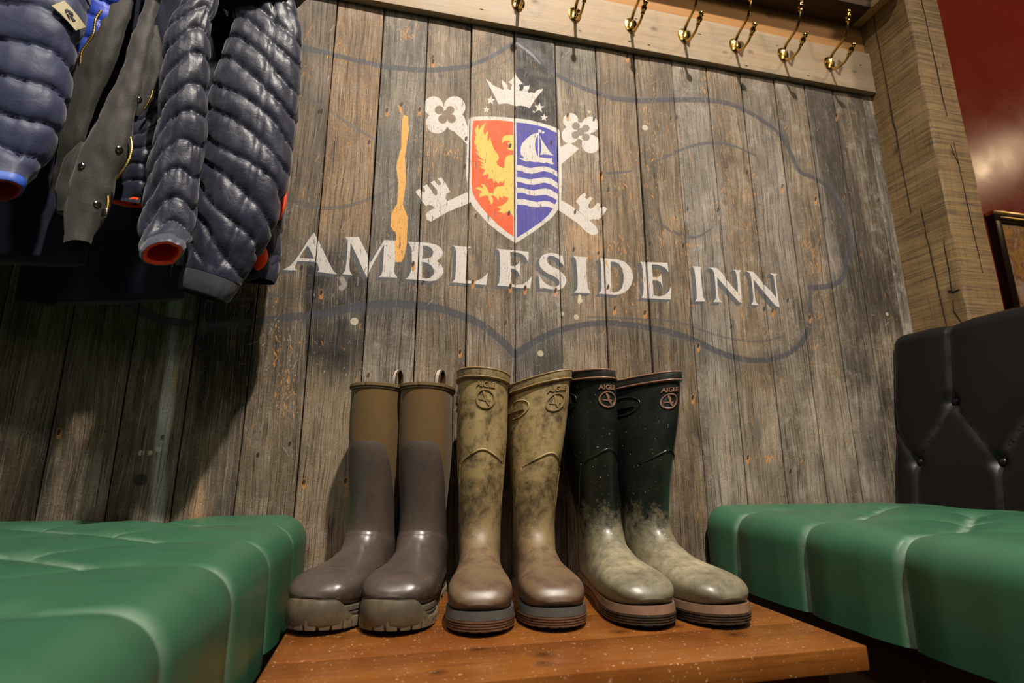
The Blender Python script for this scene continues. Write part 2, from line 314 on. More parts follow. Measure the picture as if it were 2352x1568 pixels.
    for K, rings in ((K1, [circ(272,215,110), circ(510,222,121), circ(312,400,123), circ(520,385,112), [(272,215),(510,220),(520,400),(312,400)], [(430,430),(530,525),(590,575),(645,640),(720,640),(668,470),(630,380)],
                           [(185,1440),(210,1400),(280,1365),(425,1285),(650,1180),(690,1230),(690,1296),(440,1400),(320,1470),(240,1515),(195,1490)],
                           [(70,1180),(110,1145),(165,1190),(178,1165),(150,1120),(195,1095),(240,1150),(270,1205),(300,1225),(318,1200),(310,1160),(240,1075),(280,1050),(320,1100),(345,1105),(355,1080),(320,1030),(360,1015),(410,1090),(460,1180),(415,1200),(405,1250),(425,1290),(280,1370),(260,1335),(215,1325),(185,1340),(130,1270)]]),
                     (K2, [circ(245,182,84), circ(465,232,92), circ(472,448,102), circ(238,345,95), [(245,182),(465,232),(472,448),(238,345)], [(120,485),(230,430),(340,500),(150,665),(110,690)],
                           [(110,1060),(240,1130),(330,1200),(440,1290),(530,1370),(555,1430),(540,1460),(490,1470),(430,1440),(330,1340),(110,1185)],
                           [(305,1090),(350,1030),(400,995),(420,1015),(405,1050),(430,1065),(465,1035),(495,1055),(450,1120),(445,1155),(470,1175),(500,1160),(550,1105),(580,1125),(565,1160),(600,1160),(620,1155),(650,1180),(600,1260),(555,1295),(490,1290),(460,1300),(440,1290),(340,1200),(345,1140)]])):
        for r in rings: cv.poly(crop(*K, r), WHITE, .97)
    WOODY = C(128,110,90)
    for r in hole1: cv.poly(crop(*K1, r), WOODY, 1)
    for r in hole2: cv.poly(crop(*K2, r), C(132,122,110), 1)
    # crown and stars
    KC = (1090, 160, 12.06)
    cv.poly(crop(*KC, [(300,260),(380,325),(440,360),(475,430),(540,450),(600,490),(680,515),(780,570),(805,530),(780,460),(745,390),(740,275),(800,335),(880,390),(915,460),(890,510),(950,560),(1010,565),(1000,500),(1040,410),(930,350),(1060,240),(1110,150),(1125,85),(1140,160),(1200,250),(1330,400),(1215,430),(1245,510),(1225,590),(1310,600),(1340,540),(1360,470),(1450,460),(1490,470),(1530,420),(1510,480),(1500,550),(1450,610),(1490,660),(1560,640),(1650,670),(1700,600),(1780,555),(1860,560),(1900,530),(1880,580),(1740,740),(1640,880),(1520,1080),(1400,1030),(1260,1005),(1140,1020),(1050,980),(920,940),(800,940),(660,965)]), WHITE, .97)
    for x, y, r in ((440,860,128), (320,1115,98), (1782,1065,148), (1915,1338,108)): cv.poly(crop(*KC, star(x, y, r)), WHITE, 1)
    # shield
    cv.poly([c1((160,205),(300,185),(500,175),(750,180),(1000,195),(1200,215),(1450,245),(1700,300),(1900,360),(2150,445),(2200,480),(2215,600),(2230,900),(2250,1300))+c2((2255,0),(2250,300),(2240,560),(2180,780),(2050,960),(1850,1130),(1600,1310),(1400,1440),(1220,1550),(1100,1480),(850,1320),(600,1120),(400,900),(250,730),(170,580),(140,400),(105,0))+c1((105,1300),(120,900),(135,600))], WHITE, 1)
    cv.poly([c1((255,275),(500,265),(800,262),(1000,275),(1165,295))+c2((1168,1410),(1000,1290),(800,1130),(600,930),(430,740),(300,550),(235,400),(220,200),(220,0))+c1((215,1200),(220,800),(240,450))], RED, 1)
    cv.poly([c1((1225,310),(1450,335),(1700,385),(1900,440),(2135,545),(2140,800),(2160,1200))+c2((2170,0),(2175,350),(2140,600),(2050,780),(1950,920),(1780,1080),(1500,1270),(1245,1430),(1245,700),(1250,0))+c1((1250,1400),(1240,900))], BLUE, 1)
    cv.poly([c1((1245,1265),(1350,1275),(1450,1320),(1560,1335),(1700,1310),(1850,1300),(2000,1335),(2175,1425),(2180,1550),(2000,1440),(1850,1405),(1750,1425),(1600,1465),(1450,1450),(1350,1405),(1250,1385))], WHITE, 1)
    for w in ([(1245,70),(1350,75),(1450,105),(1550,120),(1700,95),(1850,75),(2000,95),(2180,215),(2180,350),(2000,230),(1850,195),(1750,215),(1620,245),(1450,225),(1350,190),(1250,175)],
              [(1245,310),(1350,310),(1500,350),(1620,370),(1750,340),(1880,325),(2000,350),(2170,460),(2145,595),(2050,530),(1900,470),(1780,475),(1650,490),(1500,470),(1400,430),(1250,420)],
              [(1245,560),(1380,560),(1500,590),(1680,630),(1850,605),(1980,620),(2110,692),(2050,780),(1950,740),(1850,735),(1700,750),(1550,735),(1420,695),(1250,685)]): cv.poly([c2(*w)], WHITE, 1)
    cv.poly([c1((1270,1100),(1400,1120),(1390,1090),(1360,1055),(1330,1040),(1320,960),(1330,860),(1370,770),(1450,680),(1550,600),(1640,560),(1718,545),(1718,470),(1780,480),(1810,510),(1870,525),(1850,560),(1800,565),(1750,530),(1742,590),(1742,1092),(1900,1110),(2010,1125),(2025,1100),(2035,1130),(2030,1200),(2085,1235),(2020,1260),(1960,1230),(1900,1210),(1850,1230),(1730,1205),(1620,1205),(1540,1185),(1440,1190),(1350,1150)),
             c1((1712,590),(1670,680),(1645,800),(1655,920),(1690,1040),(1716,1080))], WHITE, 1)
    cv.poly([c1((1752,590),(1800,700),(1880,830),(1980,970),(2065,1060),(1950,1040),(1850,1030),(1760,1050),(1785,960),(1790,830),(1775,720),(1756,640))], WHITE, 1)
    cv.poly([c1((300,480),(330,410),(375,365),(372,430),(385,495),(430,410),(540,325),(505,410),(490,500),(510,600),(550,540),(605,510),(580,600),(580,700),(600,740),(640,625),(655,720),(690,830),(740,930),(800,1010),(840,1090),(830,1150),(780,1190),(800,1260),(860,1310),(930,1335),(960,1320),(970,1150),(1000,1080),(1060,1040),(1168,1035))
             + c2((1168,955),(1120,900),(1075,830),(890,910),(930,870),(815,850),(880,790),(790,735),(900,710),(1000,640),(1040,580),(1050,520),(1000,520),(930,490),(910,555),(840,490),(830,600),(780,530),(720,490),(660,490),(700,560),(705,620),(680,680),(630,690),(650,650),(600,560),(610,520),(570,485),(480,500),(420,520),(425,550),(395,500),(395,460),(460,410),(370,350),(300,325),(380,290),(480,330),(460,260),(415,230),(500,230),(550,290),(590,370),(615,435),(710,430),(740,300),(830,275),(940,270),(960,200),(965,120),(910,205),(870,160),(815,225),(770,150),(720,205),(690,100),(590,110),(605,20))
             + c1((600,1470),(465,1505),(500,1440),(530,1380),(380,1310),(480,1300),(410,1230),(500,1240),(345,1130),(430,1150),(520,1190),(440,1120),(360,1040),(300,965),(390,1000),(340,930),(290,860),(350,890),(300,800),(280,740),(310,680),(280,570),(330,640))], GOLD, 1)
    cv.poly([c1((905,800),(905,720),(920,640),(980,600),(1060,590),(1168,595),(1168,945),(1080,925),(1000,885),(1060,880),(1085,835),(1030,780),(1100,730),(1050,715),(960,730),(930,760))], GOLD, 1)
    # fresh putty run, bare chips and nail holes
    PUT = C(232,170,84)
    cv.poly([[(925,263),(936,268),(939,300),(930,360),(932,420),(925,470),(936,500),(934,560),(928,590),(922,602),(908,602),(905,545),(906,535),(897,520),(899,490),(912,468),(915,420),(910,385),(912,372),(921,340),(922,300)]], PUT, .97)
    cv.poly([[(914,240),(921,246),(925,262),(917,258)]], C(206,150,78), .9); cv.blob((905,541), 3.4, C(76,74,70), .9); cv.stroke([(905,535),(906,550)], 6, C(76,74,70), .9)
    holes = [(888,253,1),(963,252,1),(922,240,0),(993,132,0),(994,141,1),(847,327,0),(738,258,0),(732,258,0),(1067,382,0),(1070,318,0),(1171,335,0),(1265,329,0),(1303,264,1),(1363,274,0),(1317,573,0),(1373,583,0),(948,607,1),(1085,648,1),(1171,658,1),(1205,662,1),(1275,667,1),(1480,718,1),(1410,708,1),(737,672,1),(826,686,0),(692,615,0),(1056,807,1),(697,1107,1),(793,1104,1),(541,945,0),(136,992,1),(374,1004,0),(1589,913,1),(1677,752,0),(1602,794,1),(1553,270,0),(1539,273,0),(1754,710,0),(1773,713,1),(1808,690,0),(1920,265,1),(1872,457,1),(1796,428,1),(1715,396,0),(1578,480,0),(1647,483,0),(1491,560,0),(1567,565,0),(1395,660,0),(1859,728,1),(1715,1050,1),(1813,1082,0),(2015,460,0),(1893,505,0),(1395,437,0),(1000,28,0),(1290,125,0),(845,862,0),(592,1045,0),(665,1020,0),(1440,130,1),(1380,400,1),(1092,497,0),(1168,490,0),(1320,487,0),(1160,742,0),(970,650,0)]
    for x, y, c in holes:
        if c: cv.stroke([(x+1, y-5), (x, y+12)], [6,9,7], C(196,132,66), .85, 2)
        cv.stroke([(x+1, y-4), (x-1, y+4)], [4,6,4], C(18,12,9), .95, 1.2)
    for x, y, r in ((813,738,8),(1332,690,6),(1323,728,6),(1352,258,4),(1312,352,5),(325,1040,5),(345,1040,4),(365,1032,5),(1480,294,8),(1290,720,5),(1240,812,7),(2035,722,5),(1225,258,3)): cv.blob((x, y), r, C(206,196,172), .8, 2)
    cv.blob((323,1102), 11, C(24,18,14), .93, 3); cv.blob((1663,467), 8, C(70,62,60), .6, 6); cv.stroke([(1733,970),(1735,1005)], 16, C(92,84,78), .5, 8); cv.blob((1013,175), 7, C(44,34,26), .7, 4)
    cv.stroke([(785,640),(790,655),(783,662)], 11, C(176,170,160), .7, 3); cv.stroke([(1331,680),(1330,694)], 8, C(220,206,176), .9, 2)
    rr = np.random.default_rng(3)
    for k in range(1500):        # bare scratches and flecks
        x, y = rr.uniform(560, 2080), rr.uniform(20, 1180); t = rr.normal(math.pi/2, .5); L = rr.gamma(1.5, 5)
        if 1060 < x < 1300 and 250 < y < 570 and rr.random() < .8: continue
        o = rr.random() < (.75 if x > 1350 else .4); col = C(190,132,70) if o else C(190,180,168)
        cv.stroke([(x, y), (x+L*math.cos(t), y+L*math.sin(t))], rr.uniform(.7, 2.2), col, rr.uniform(.25, .8)*(1 if o else .75), 1)
    for cx, cy, w, h, n in ((932,70,10,12,30),(1540,540,25,30,40),(1440,620,40,60,60),(1870,580,14,40,40),(1410,420,30,30,40),(1730,450,12,60,40),(660,880,12,40,40),(630,780,8,50,30),(1400,570,40,12,40),(1740,1050,34,4,30),(1620,180,8,30,30),(1580,600,12,40,30),(1690,690,30,30,30),(980,330,12,30,30),(1030,345,14,10,25),(760,120,30,30,20),(1880,740,14,60,40),(1500,320,20,100,50),(1655,420,15,80,40)):
        for k in range(n):      # splintered clusters
            x, y = cx+rr.normal()*w, cy+rr.normal()*h; L = rr.gamma(2, 3.2); t = rr.normal(math.pi/2, .35)
            cv.stroke([(x, y), (x+L*math.cos(t), y+L*math.sin(t))], [1,rr.uniform(1.5, 4),1], C(208,144,70), rr.uniform(.4, .9), 1)
    return cv.image('sign_paint'), st.image('board_stains')
SIGN, STAIN = paint_sign()
# ------------------------------------------------------------------ plank wall
def mat_planks():
    m = NT('painted_planks'); uv = m.coord('UV'); ob = m.n('ShaderNodeNewGeometry').outputs['Position']; ob = m.coord('Object')
    at = m.n('ShaderNodeAttribute', attribute_name='pv'); tone, warm, seed = m.sep(at.outputs['Color']); white = at.outputs['Alpha']
    sv = m.n('ShaderNodeCombineXYZ'); m.put(sv.inputs[0], m.math('MULTIPLY', seed, 37.)); m.put(sv.inputs[2], m.math('MULTIPLY', seed, 91.))
    va = m.n('ShaderNodeVectorMath', operation='ADD'); m.put(va.inputs[0], ob); m.put(va.inputs[1], sv.outputs[0]); v = va.outputs[0]
    wob = m.noise(m.mapv(v, (7, 7, 2)), 1, 3); sh = m.n('ShaderNodeVectorMath', operation='ADD'); cx = m.n('ShaderNodeCombineXYZ')
    m.put(cx.inputs[0], m.math('MULTIPLY', wob, .05)); m.put(sh.inputs[0], v); m.put(sh.inputs[1], cx.outputs[0]); v2 = sh.outputs[0]
    g1 = m.noise(m.mapv(v2, (95, 95, 2.2)), 1, 6, .6); g2 = m.noise(m.mapv(v2, (420, 420, 9)), 1, 4, .65); g3 = m.noise(m.mapv(v2, (26, 26, 1.2)), 1, 5, .6)
    bl = m.noise(v, 7, 6, .65); bl2 = m.noise(v, 26, 6, .7); fine = m.noise(v, 330, 4, .7)
    dark = m.mix(warm, lin(62, 57, 51), lin(70, 56, 42)); lite = m.mix(warm, lin(158, 148, 133), lin(164, 138, 104))
    f = m.math('ADD', m.math('MULTIPLY', g1, .75), m.math('MULTIPLY', g3, .65)); f = m.math('ADD', f, m.math('MULTIPLY', tone, .8)); f = m.math('MULTIPLY', m.math('SUBTRACT', f, .74), 1.5, True)
    c = m.mix(f, dark, lite)
    c = m.mix(m.math('MULTIPLY', m.ramp(bl, [(.42, 0), (.62, 1)]), .35), c, m.mix(warm, lin(122, 110, 95), lin(132, 106, 78)))
    wv = m.noise(m.mapv(v2, (34, 34, 5)), 1, 7, .7); c = m.mix(m.math('MULTIPLY', m.math('MULTIPLY', m.ramp(wv, [(.5, 0), (.66, 1)]), white), 1.2, True), c, lin(172, 162, 150)); c = m.mix(m.math('MULTIPLY', m.ramp(wv, [(.34, 1), (.46, 0)]), .5), c, lin(58, 46, 37))
    c = m.mix(m.math('MULTIPLY', m.math('MULTIPLY', m.ramp(bl2, [(.5, 0), (.68, 1)]), white), 1.25, True), c, lin(188, 178, 168))        # old whitewash
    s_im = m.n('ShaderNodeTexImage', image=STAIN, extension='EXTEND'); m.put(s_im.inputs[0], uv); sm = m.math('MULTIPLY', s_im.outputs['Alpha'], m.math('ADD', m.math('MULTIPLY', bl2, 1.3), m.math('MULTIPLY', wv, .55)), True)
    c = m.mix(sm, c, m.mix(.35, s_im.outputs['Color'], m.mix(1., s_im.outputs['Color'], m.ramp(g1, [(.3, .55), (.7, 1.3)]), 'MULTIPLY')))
    c = m.mix(m.math('MULTIPLY', m.ramp(g2, [(.32, 1), (.48, 0)]), .9), c, lin(36, 29, 23))
    c = m.mix(m.math('MULTIPLY', m.ramp(g2, [(.55, 0), (.7, 1)]), .5), c, lin(184, 168, 150))
    c = m.mix(m.math('MULTIPLY', m.ramp(fine, [(.36, 1), (.46, 0)]), .5), c, lin(36, 30, 26))
    c = m.mix(m.math('MULTIPLY', m.ramp(fine, [(.62, 0), (.7, 1)]), .5), c, lin(196, 184, 170))
    chip = m.noise(m.mapv(v2, (75, 75, 16)), 1, 6, .7); cm = m.math('MULTIPLY', m.ramp(chip, [(.655, 0), (.69, 1)]), m.math('ADD', m.math('MULTIPLY', warm, .9), .1))
    c = m.mix(cm, c, lin(196, 134, 66))
    big = m.noise(m.mapv(v, (11, 11, 4.5)), 1, 5, .62, .4); c = m.mix(1., c, m.ramp(big, [(.3, .46), (.5, .86), (.68, 1.22)]), 'MULTIPLY')
    im = m.n('ShaderNodeTexImage', image=SIGN, extension='EXTEND'); m.put(im.inputs[0], uv)
    wear = m.math('MULTIPLY', m.ramp(m.noise(m.mapv(v, (170, 170, 34)), 1, 6, .7), [(.36, .12), (.405, 1)]), m.ramp(fine, [(.33, .3), (.42, 1)]))
    wash = m.math('ADD', m.math('MULTIPLY', m.noise(m.mapv(v2, (60, 60, 8)), 1, 5, .6), .34), .80, True)
    pc = m.mix(.55, im.outputs['Color'], m.mix(m.math('MULTIPLY', g2, .5), im.outputs['Color'], c)); pc = m.mix(wash, m.mix(.2, pc, lin(186, 180, 174)), pc)
    c = m.mix(m.math('MULTIPLY', im.outputs['Alpha'], wear), c, pc)
    h = m.math('ADD', m.math('MULTIPLY', g2, .5), m.math('ADD', m.math('MULTIPLY', g1, .7), m.math('MULTIPLY', fine, .18))); m.bump(h, .7, .0026)
    return m.fin(c, m.ramp(bl2, [(.3, .5), (.7, .78)]), 0, .35)
M_PLANK = mat_planks()
M_DARK = plain('dark_boarding', lin(30, 24, 19), .9)  # plain dark boards behind the planks and under the floorboards
JX = [u*DW for u in (-1.23,-1.13,-1.03,-.93,-.83,-.728,-.622,-.524,-.429,-.336,-.243,-.149,-.0525,.042,.139,.2375,.335,.434,.5335,.633,.7275,.8245,.922,1.013,1.103,1.199,1.2305)]
PV = [(.25,.5,.1),(.3,.4,.2),(.22,.5,.1),(.28,.4,.1),(.2,.4,.1),(.2,.5,.1),(.26,.45,.1),(.2,.55,.1),(.3,.4,.2),(.25,.35,.1),(.36,.65,.15),(.60,.72,.25),(.42,.15,.35),(.44,.6,.15),(.52,.65,.22),(.42,.2,.4),(.64,.55,.45),(.46,.9,.15),(.40,.75,.15),(.60,.15,.6),(.54,.75,.3),(.52,.35,.45),(.46,.55,.35),(.28,.15,.3),(.30,.5,.35),(.45,.05,.6)]
wall = struct(MB().box(JX[0]-.02, JX[-1]+.03, .021, .05, .02, ZC+1.75).build('wall_back', M_DARK, smooth=False))
def plank(i, parent):
    rng = np.random.default_rng(100+i); x0, x1 = JX[i], JX[i+1]; zs = np.linspace(.03, ZC+1.42, 46)
    gl, gr = (.0022 if i == 18 else .0011), (.0024 if i == 17 else .0011); y = -rng.uniform(0, .0024); ty = rng.uniform(-.0012, .0012)
    jl = np.interp(zs, zs[::3], rng.uniform(-.0005, .0007, len(zs[::3]))); jr = np.interp(zs, zs[::3], rng.uniform(-.0007, .0005, len(zs[::3]))); rows = []
    for k, z in enumerate(zs):
        a, b = x0+gl+jl[k], x1-gr+jr[k]; c = .0016; bow = .0007*math.sin(k*.21+i)
        rows.append([(a, .02, z), (a, y+ty+c+bow, z), (a+c, y+ty+bow, z), ((a+b)/2, y+bow-.0005, z), (b-c, y-ty+bow, z), (b, y-ty+c+bow, z), (b, .02, z)])
    mb = MB().grid(rows); mb.f = [f[::-1] for f in mb.f]; V = np.array(mb.v)
    uv = np.stack([(V[:, 0]-WX0)/(WX1-WX0), (V[:, 2]-ZC-WZ0)/(WZ1-WZ0)], 1)
    o = obj('plank', V, mb.f, M_PLANK, parent, False, uv)
    ca = o.data.color_attributes.new('pv', 'FLOAT_COLOR', 'POINT'); ca.data.foreach_set('color', np.tile([*PV[i][:2], (i*.37) % 1, PV[i][2]], len(V)).astype(np.float32)); return o
for i in range(len(JX)-1): plank(i, wall)
# ------------------------------------------------------------------ timber materials
def mat_wood(name, dark, lite, along='X', gs=60., stretch=2., sat=None, rough=.6, saw=False, knots=(), specks=0., coat=0., spec=.4, patch=None, bump=.35, axis2='Y'):
    m = NT(name); v = m.coord(); s = {'X': (stretch, gs, gs), 'Y': (gs, stretch, gs), 'Z': (gs, gs, stretch)}[along]
    sl = {'X': (stretch*.3, gs*.22, gs*.22), 'Y': (gs*.22, stretch*.3, gs*.22), 'Z': (gs*.22, gs*.22, stretch*.3)}[along]
    g1 = m.noise(m.mapv(v, s), 1, 6, .62, .3); g3 = m.noise(m.mapv(v, sl), 1, 4, .6, 1.2); fine = m.noise(m.mapv(v, tuple(a*5 for a in s)), 1, 3, .6)
    bl = m.noise(v, 9, 5, .6)
    f = m.math('ADD', m.math('MULTIPLY', g1, .6), m.math('MULTIPLY', g3, .8)); f = m.math('SUBTRACT', f, .2, True); c = m.mix(f, dark, lite)
    c = m.mix(m.math('MULTIPLY', m.ramp(fine, [(.3, 1), (.47, 0)]), .4), c, tuple(x*.45 for x in dark))
    if patch: c = m.mix(m.math('MULTIPLY', m.ramp(bl, [(.45, 0), (.62, 1)]), .6), c, patch)
    h = m.math('ADD', g1, m.math('MULTIPLY', fine, .6))
    if saw:     # cross-cut saw marks
        w = m.noise(m.mapv(v, (4, 4, 150), rot=(.10, -.06, 0)), 1, 5, .75); w2 = m.noise(v, 13, 4, .6)
        k = m.math('MULTIPLY', m.ramp(w, [(.40, 1), (.50, 0)]), m.ramp(w2, [(.35, .25), (.6, 1)])); c = m.mix(m.math('MULTIPLY', k, .75), c, lin(70, 60, 52)); h = m.math('SUBTRACT', h, m.math('MULTIPLY', k, .8))
        k2 = m.ramp(w, [(.55, 0), (.7, 1)]); c = m.mix(m.math('MULTIPLY', k2, .35), c, lin(196, 166, 116))
    for (kx, ky, kz, r) in knots:
        d = m.n('ShaderNodeVectorMath', operation='DISTANCE'); q = m.mapv(v, {'X': (.7, 1, 1), 'Y': (1, .7, 1), 'Z': (1, 1, .7)}[along])
        kk = {'X': (kx*.7, ky, kz), 'Y': (kx, ky*.7, kz), 'Z': (kx, ky, kz*.7)}[along]; m.put(d.inputs[0], q); d.inputs[1].default_value = kk
        dd = m.math('ADD', d.outputs['Value'], m.math('MULTIPLY', m.noise(v, 90, 3), r*.8)); kf = m.ramp(m.math('DIVIDE', dd, r*2), [(.25, 1), (.55, .55), (.95, 0)]); c = m.mix(m.math('MULTIPLY', kf, .8), c, tuple(x*.35 for x in dark))
    if specks:
        sp = m.ramp(m.noise(v, 190, 3, .55), [(.655, 0), (.69, 1)]); sp2 = m.ramp(m.noise(v, 34, 3), [(.42, .25), (.62, 1)]); c = m.mix(m.math('MULTIPLY', m.math('MULTIPLY', sp, sp2), specks), c, lin(222, 190, 150))
    m.bump(h, bump, .0015); r = rough if isinstance(rough, float) else m.ramp(m.noise(v, 30, 4), [(.3, rough[0]), (.7, rough[1])])
    return m.fin(c, r, 0, spec, coat)
M_RAIL = mat_wood('bleached_pine', lin(132, 112, 90), lin(192, 172, 145), 'X', 40, 1.6, patch=lin(168, 142, 112), knots=((.34, -.02, ZC+1.25, .008), (.70, -.02, ZC+1.235, .008), (1.02, -.02, ZC+1.22, .007), (1.40, -.02, ZC+1.22, .006), (.93, -.02, ZC+1.2, .005)), specks=.5)
M_PINE = mat_wood('orange_pine', lin(150, 104, 56), lin(200, 150, 92), 'X', 46, 1.4, knots=((1.12, -.004, ZC+1.385, .010), (.6, -.004, ZC+1.38, .008)))
M_SHELF = mat_wood('dark_shelf_wood', lin(58, 42, 30), lin(92, 68, 48), 'X', 50, 2)
M_POST = mat_wood('sawn_oak', lin(112, 88, 56), lin(152, 124, 84), 'Z', 36, 1.5, saw=True, knots=((1.475, -.13, ZC+.45, .016), (1.475, -.05, ZC+.93, .010), (1.53, -.16, ZC+.86, .010), (1.57, -.16, ZC+1.16, .006)), bump=.5)
M_CRACK = plain('wood_crack', lin(44, 33, 23), .9)
# coat rail, pine board and shelf above it
rail = thing('coat_rail', 'pale bleached pine board carrying the row of brass hooks', 'rail')
b = MB().box(JX[0], 1.4735, -.02, -.0005, ZC+1.156, ZC+1.3015, .0018).build('rail_board', M_RAIL, rail, True, 30)
for x, z in ((.19, 1.19), (.47, 1.18), (.68, 1.176), (.645, 1.258), (.62, 1.176), (1.0, 1.166), (1.12, 1.262), (.85, 1.248), (1.22, 1.172), (1.43, 1.25)):
    MB().box(x-.0045, x+.0045, -.0203, -.0185, ZC+z-.0014, ZC+z+.0014).build('nail_slot', M_CRACK, rail, False)
pine = struct(MB().box(JX[0], 1.4735, -.006, .02, ZC+1.303, ZC+1.415, .0015).build('trim_1', M_PINE, None, True, 30))
shelf = thing('shelf', 'dark wooden shelf running over the coat hooks', 'shelf')
MB().box(JX[0], 1.44, -.080, .02, ZC+1.4165, ZC+1.442, .002).build('shelf_board', M_SHELF, shelf, True, 30)
MB().box(1.4405, 1.474, -.16, .018, ZC+1.4165, ZC+1.438, .002).build('cleat', mat_wood('cleat_wood', lin(150, 118, 78), lin(190, 160, 112), 'Y', 40, 2), shelf, True, 30)
# timber post
post = thing('timber_post', 'rough sawn oak post standing at the right end of the plank wall', 'post')
def post_mesh():
    rng = np.random.default_rng(5); x0, x1, y0, y1 = 1.475, 1.603, -.16, .10; zs = np.linspace(.02, ZC+1.85, 90); rows = []
    for k, z in enumerate(zs):
        w = lambda s: mnoise.noise((s*3.1, z*6, 0))*.0016+mnoise.noise((s*7.7, z*40, 3))*.0009
        e = .004+abs(mnoise.noise((9, z*22, 1)))*.006
        rows.append([(x0+w(1), y1, z), (x0+w(2), (y0+y1)/2, z), (x0+w(3), y0+e, z), (x0+e*.8+w(4), y0+w(5), z), ((x0+x1)/2, y0+w(6), z), (x1-.004, y0+w(7), z), (x1+w(8), y0+.004, z), (x1, y1, z)])
    mb = MB().grid(rows, True, True); o = mb.build('post_timber', M_POST, post, True, 35); return o
post_mesh()
def crack(pts, w, face):
    cr = MB()    # thin sunk checks, slightly proud wedge strips along the face
    P = np.array(pts, float); n = len(P)
    for k in range(n-1):
        a, b2 = P[k], P[k+1]; d = b2-a; nrm = np.array([-d[1], d[0]])/(np.linalg.norm(d)+1e-9); wa, wb = w*math.sin(math.pi*(k+.05)/n)+.0003, w*math.sin(math.pi*(k+1.0)/n)+.0003
        q = [a-nrm*wa*.26, b2-nrm*wb*.26, b2+nrm*wb*.26, a+nrm*wa*.26]
        if face == 'L': vv = [(1.4728, s, t+ZC) for s, t in q]+[(1.480, s, t+ZC) for s, t in q]
        else: vv = [(s, -.1622, t+ZC) for s, t in q]+[(s, -.155, t+ZC) for s, t in q]
        cr.add(vv, [(0, 1, 2, 3), (7, 6, 5, 4), (0, 4, 5, 1), (1, 5, 6, 2), (2, 6, 7, 3), (3, 7, 4, 0)])
    cr.build('check', M_CRACK, post, False)
def wander(a, b2, n, j, seed):
    rng = np.random.default_rng(seed); t = np.linspace(0, 1, n)[:, None]; P = np.array(a)*(1-t)+np.array(b2)*t; P[1:-1] += rng.normal(0, j*.35, (n-2, 2))*[1, .3]; return P
crack(wander((-.055, 1.43), (-.06, .72), 22, .0025, 1), .0014, 'L'); crack(wander((-.09, .72), (-.10, .34), 14, .003, 2), .0014, 'L')
crack(wander((-.135, .60), (-.13, .45), 8, .002, 3), .0018, 'L'); crack([(-.15, .452), (-.135, .45), (-.12, .458)], .0018, 'L'); crack([(-.128, .43), (-.125, .40), (-.14, .36)], .0016, 'L')
crack(wander((1.535, 1.5), (1.54, .98), 20, .0022, 4), .0009, 'F'); crack(wander((1.545, .90), (1.55, .5), 16, .002, 5), .0008, 'F'); crack([(1.53, .885), (1.535, .86), (1.545, .83)], .0014, 'F')
# ------------------------------------------------------------------ brass hooks
M_BRASS = plain('polished_brass', lin(200, 164, 92), .15, 1., .5, 60, .08)
M_SCREW = plain('dull_brass_screw', lin(120, 96, 56), .4, 1.)
def hook(i, x, label):
    t = thing('coat_hook', label, 'hook', (x, -.02, ZC), 0, 'brass double hooks along the coat rail')
    mb = MB(); rows = []       # shield-shaped back plate with a central ridge
    for z, w in ((1.2535, .004), (1.2515, .009), (1.246, .0135), (1.236, .0155), (1.226, .0150), (1.216, .0120), (1.209, .0075), (1.2045, .003)):
        th = .0035; w *= 1.28; rows.append([(-w, 0, z), (-w*.96, -th*.7, z), (-w*.45, -th*1.3, z), (0, -th*3.4 if 1.207 < z < 1.25 else -th*1.4, z), (w*.45, -th*1.3, z), (w*.96, -th*.7, z), (w, 0, z)])
    mb.grid(rows, True, True); mb.build('back_plate', M_BRASS, t, True, 50)
    up = catmull([(0, -.004, 1.240), (0, -.016, 1.252), (0, -.034, 1.259), (0, -.054, 1.264), (0, -.070, 1.274), (0, -.080, 1.292), (0, -.086, 1.310)], np.linspace(0, 6, 30))
    u = MB().tube(up, np.linspace(.0050, .0032, 30), 12).build('upper_prong', M_BRASS, t)
    ax = np.array([0, -.22, 1.]); MB().lathe([(r_*1.32, h_*1.25) for r_, h_ in [(.0026, -.002), (.0046, .002), (.0034, .004), (.0048, .007), (.0066, .011), (.0060, .015), (.0040, .018), (.0052, .021), (.0058, .0245), (.0040, .028), (.0008, .0295)]], up[-1], ax).build('finial', M_BRASS, u)
    lo = catmull([(0, -.005, 1.222), (0, -.012, 1.206), (0, -.026, 1.1955), (0, -.044, 1.193), (0, -.060, 1.196), (0, -.070, 1.204)], np.linspace(0, 5, 26))
    l = MB().tube(lo, np.linspace(.0050, .0034, 26), 12).build('lower_prong', M_BRASS, t)
    MB().lathe([(r_*1.4, h_*1.3) for r_, h_ in [(.0026, -.002), (.0048, .001), (.0036, .003), (.0042, .005), (.0062, .009), (.0056, .013), (.0036, .016), (.0050, .019), (.0054, .022), (.0036, .025), (.0008, .0265)]], lo[-1], np.array([0, -.75, .66])).build('finial', M_BRASS, l)
    for sx in (-1, 1): MB().lathe([(.0028, 0), (.0028, .0012), (.0016, .0018), (.0002, .0018)], (sx*.0085, -.0042, 1.231), (0, -1, 0), 12).build('screw', M_SCREW, t)
names = ['brass coat hook farthest right, nearest the timber post', 'second brass coat hook counted from the timber post', 'third brass coat hook counted from the timber post', 'fourth brass coat hook counted from the timber post',
         'fifth brass coat hook counted from the timber post', 'sixth brass coat hook from the post, cut by the top of the picture', 'brass coat hook farthest left in view, only its shiny base showing']
for i, x in enumerate((1.306, 1.136, .967, .796, .6265, .456, .291)): hook(i, x, names[i])
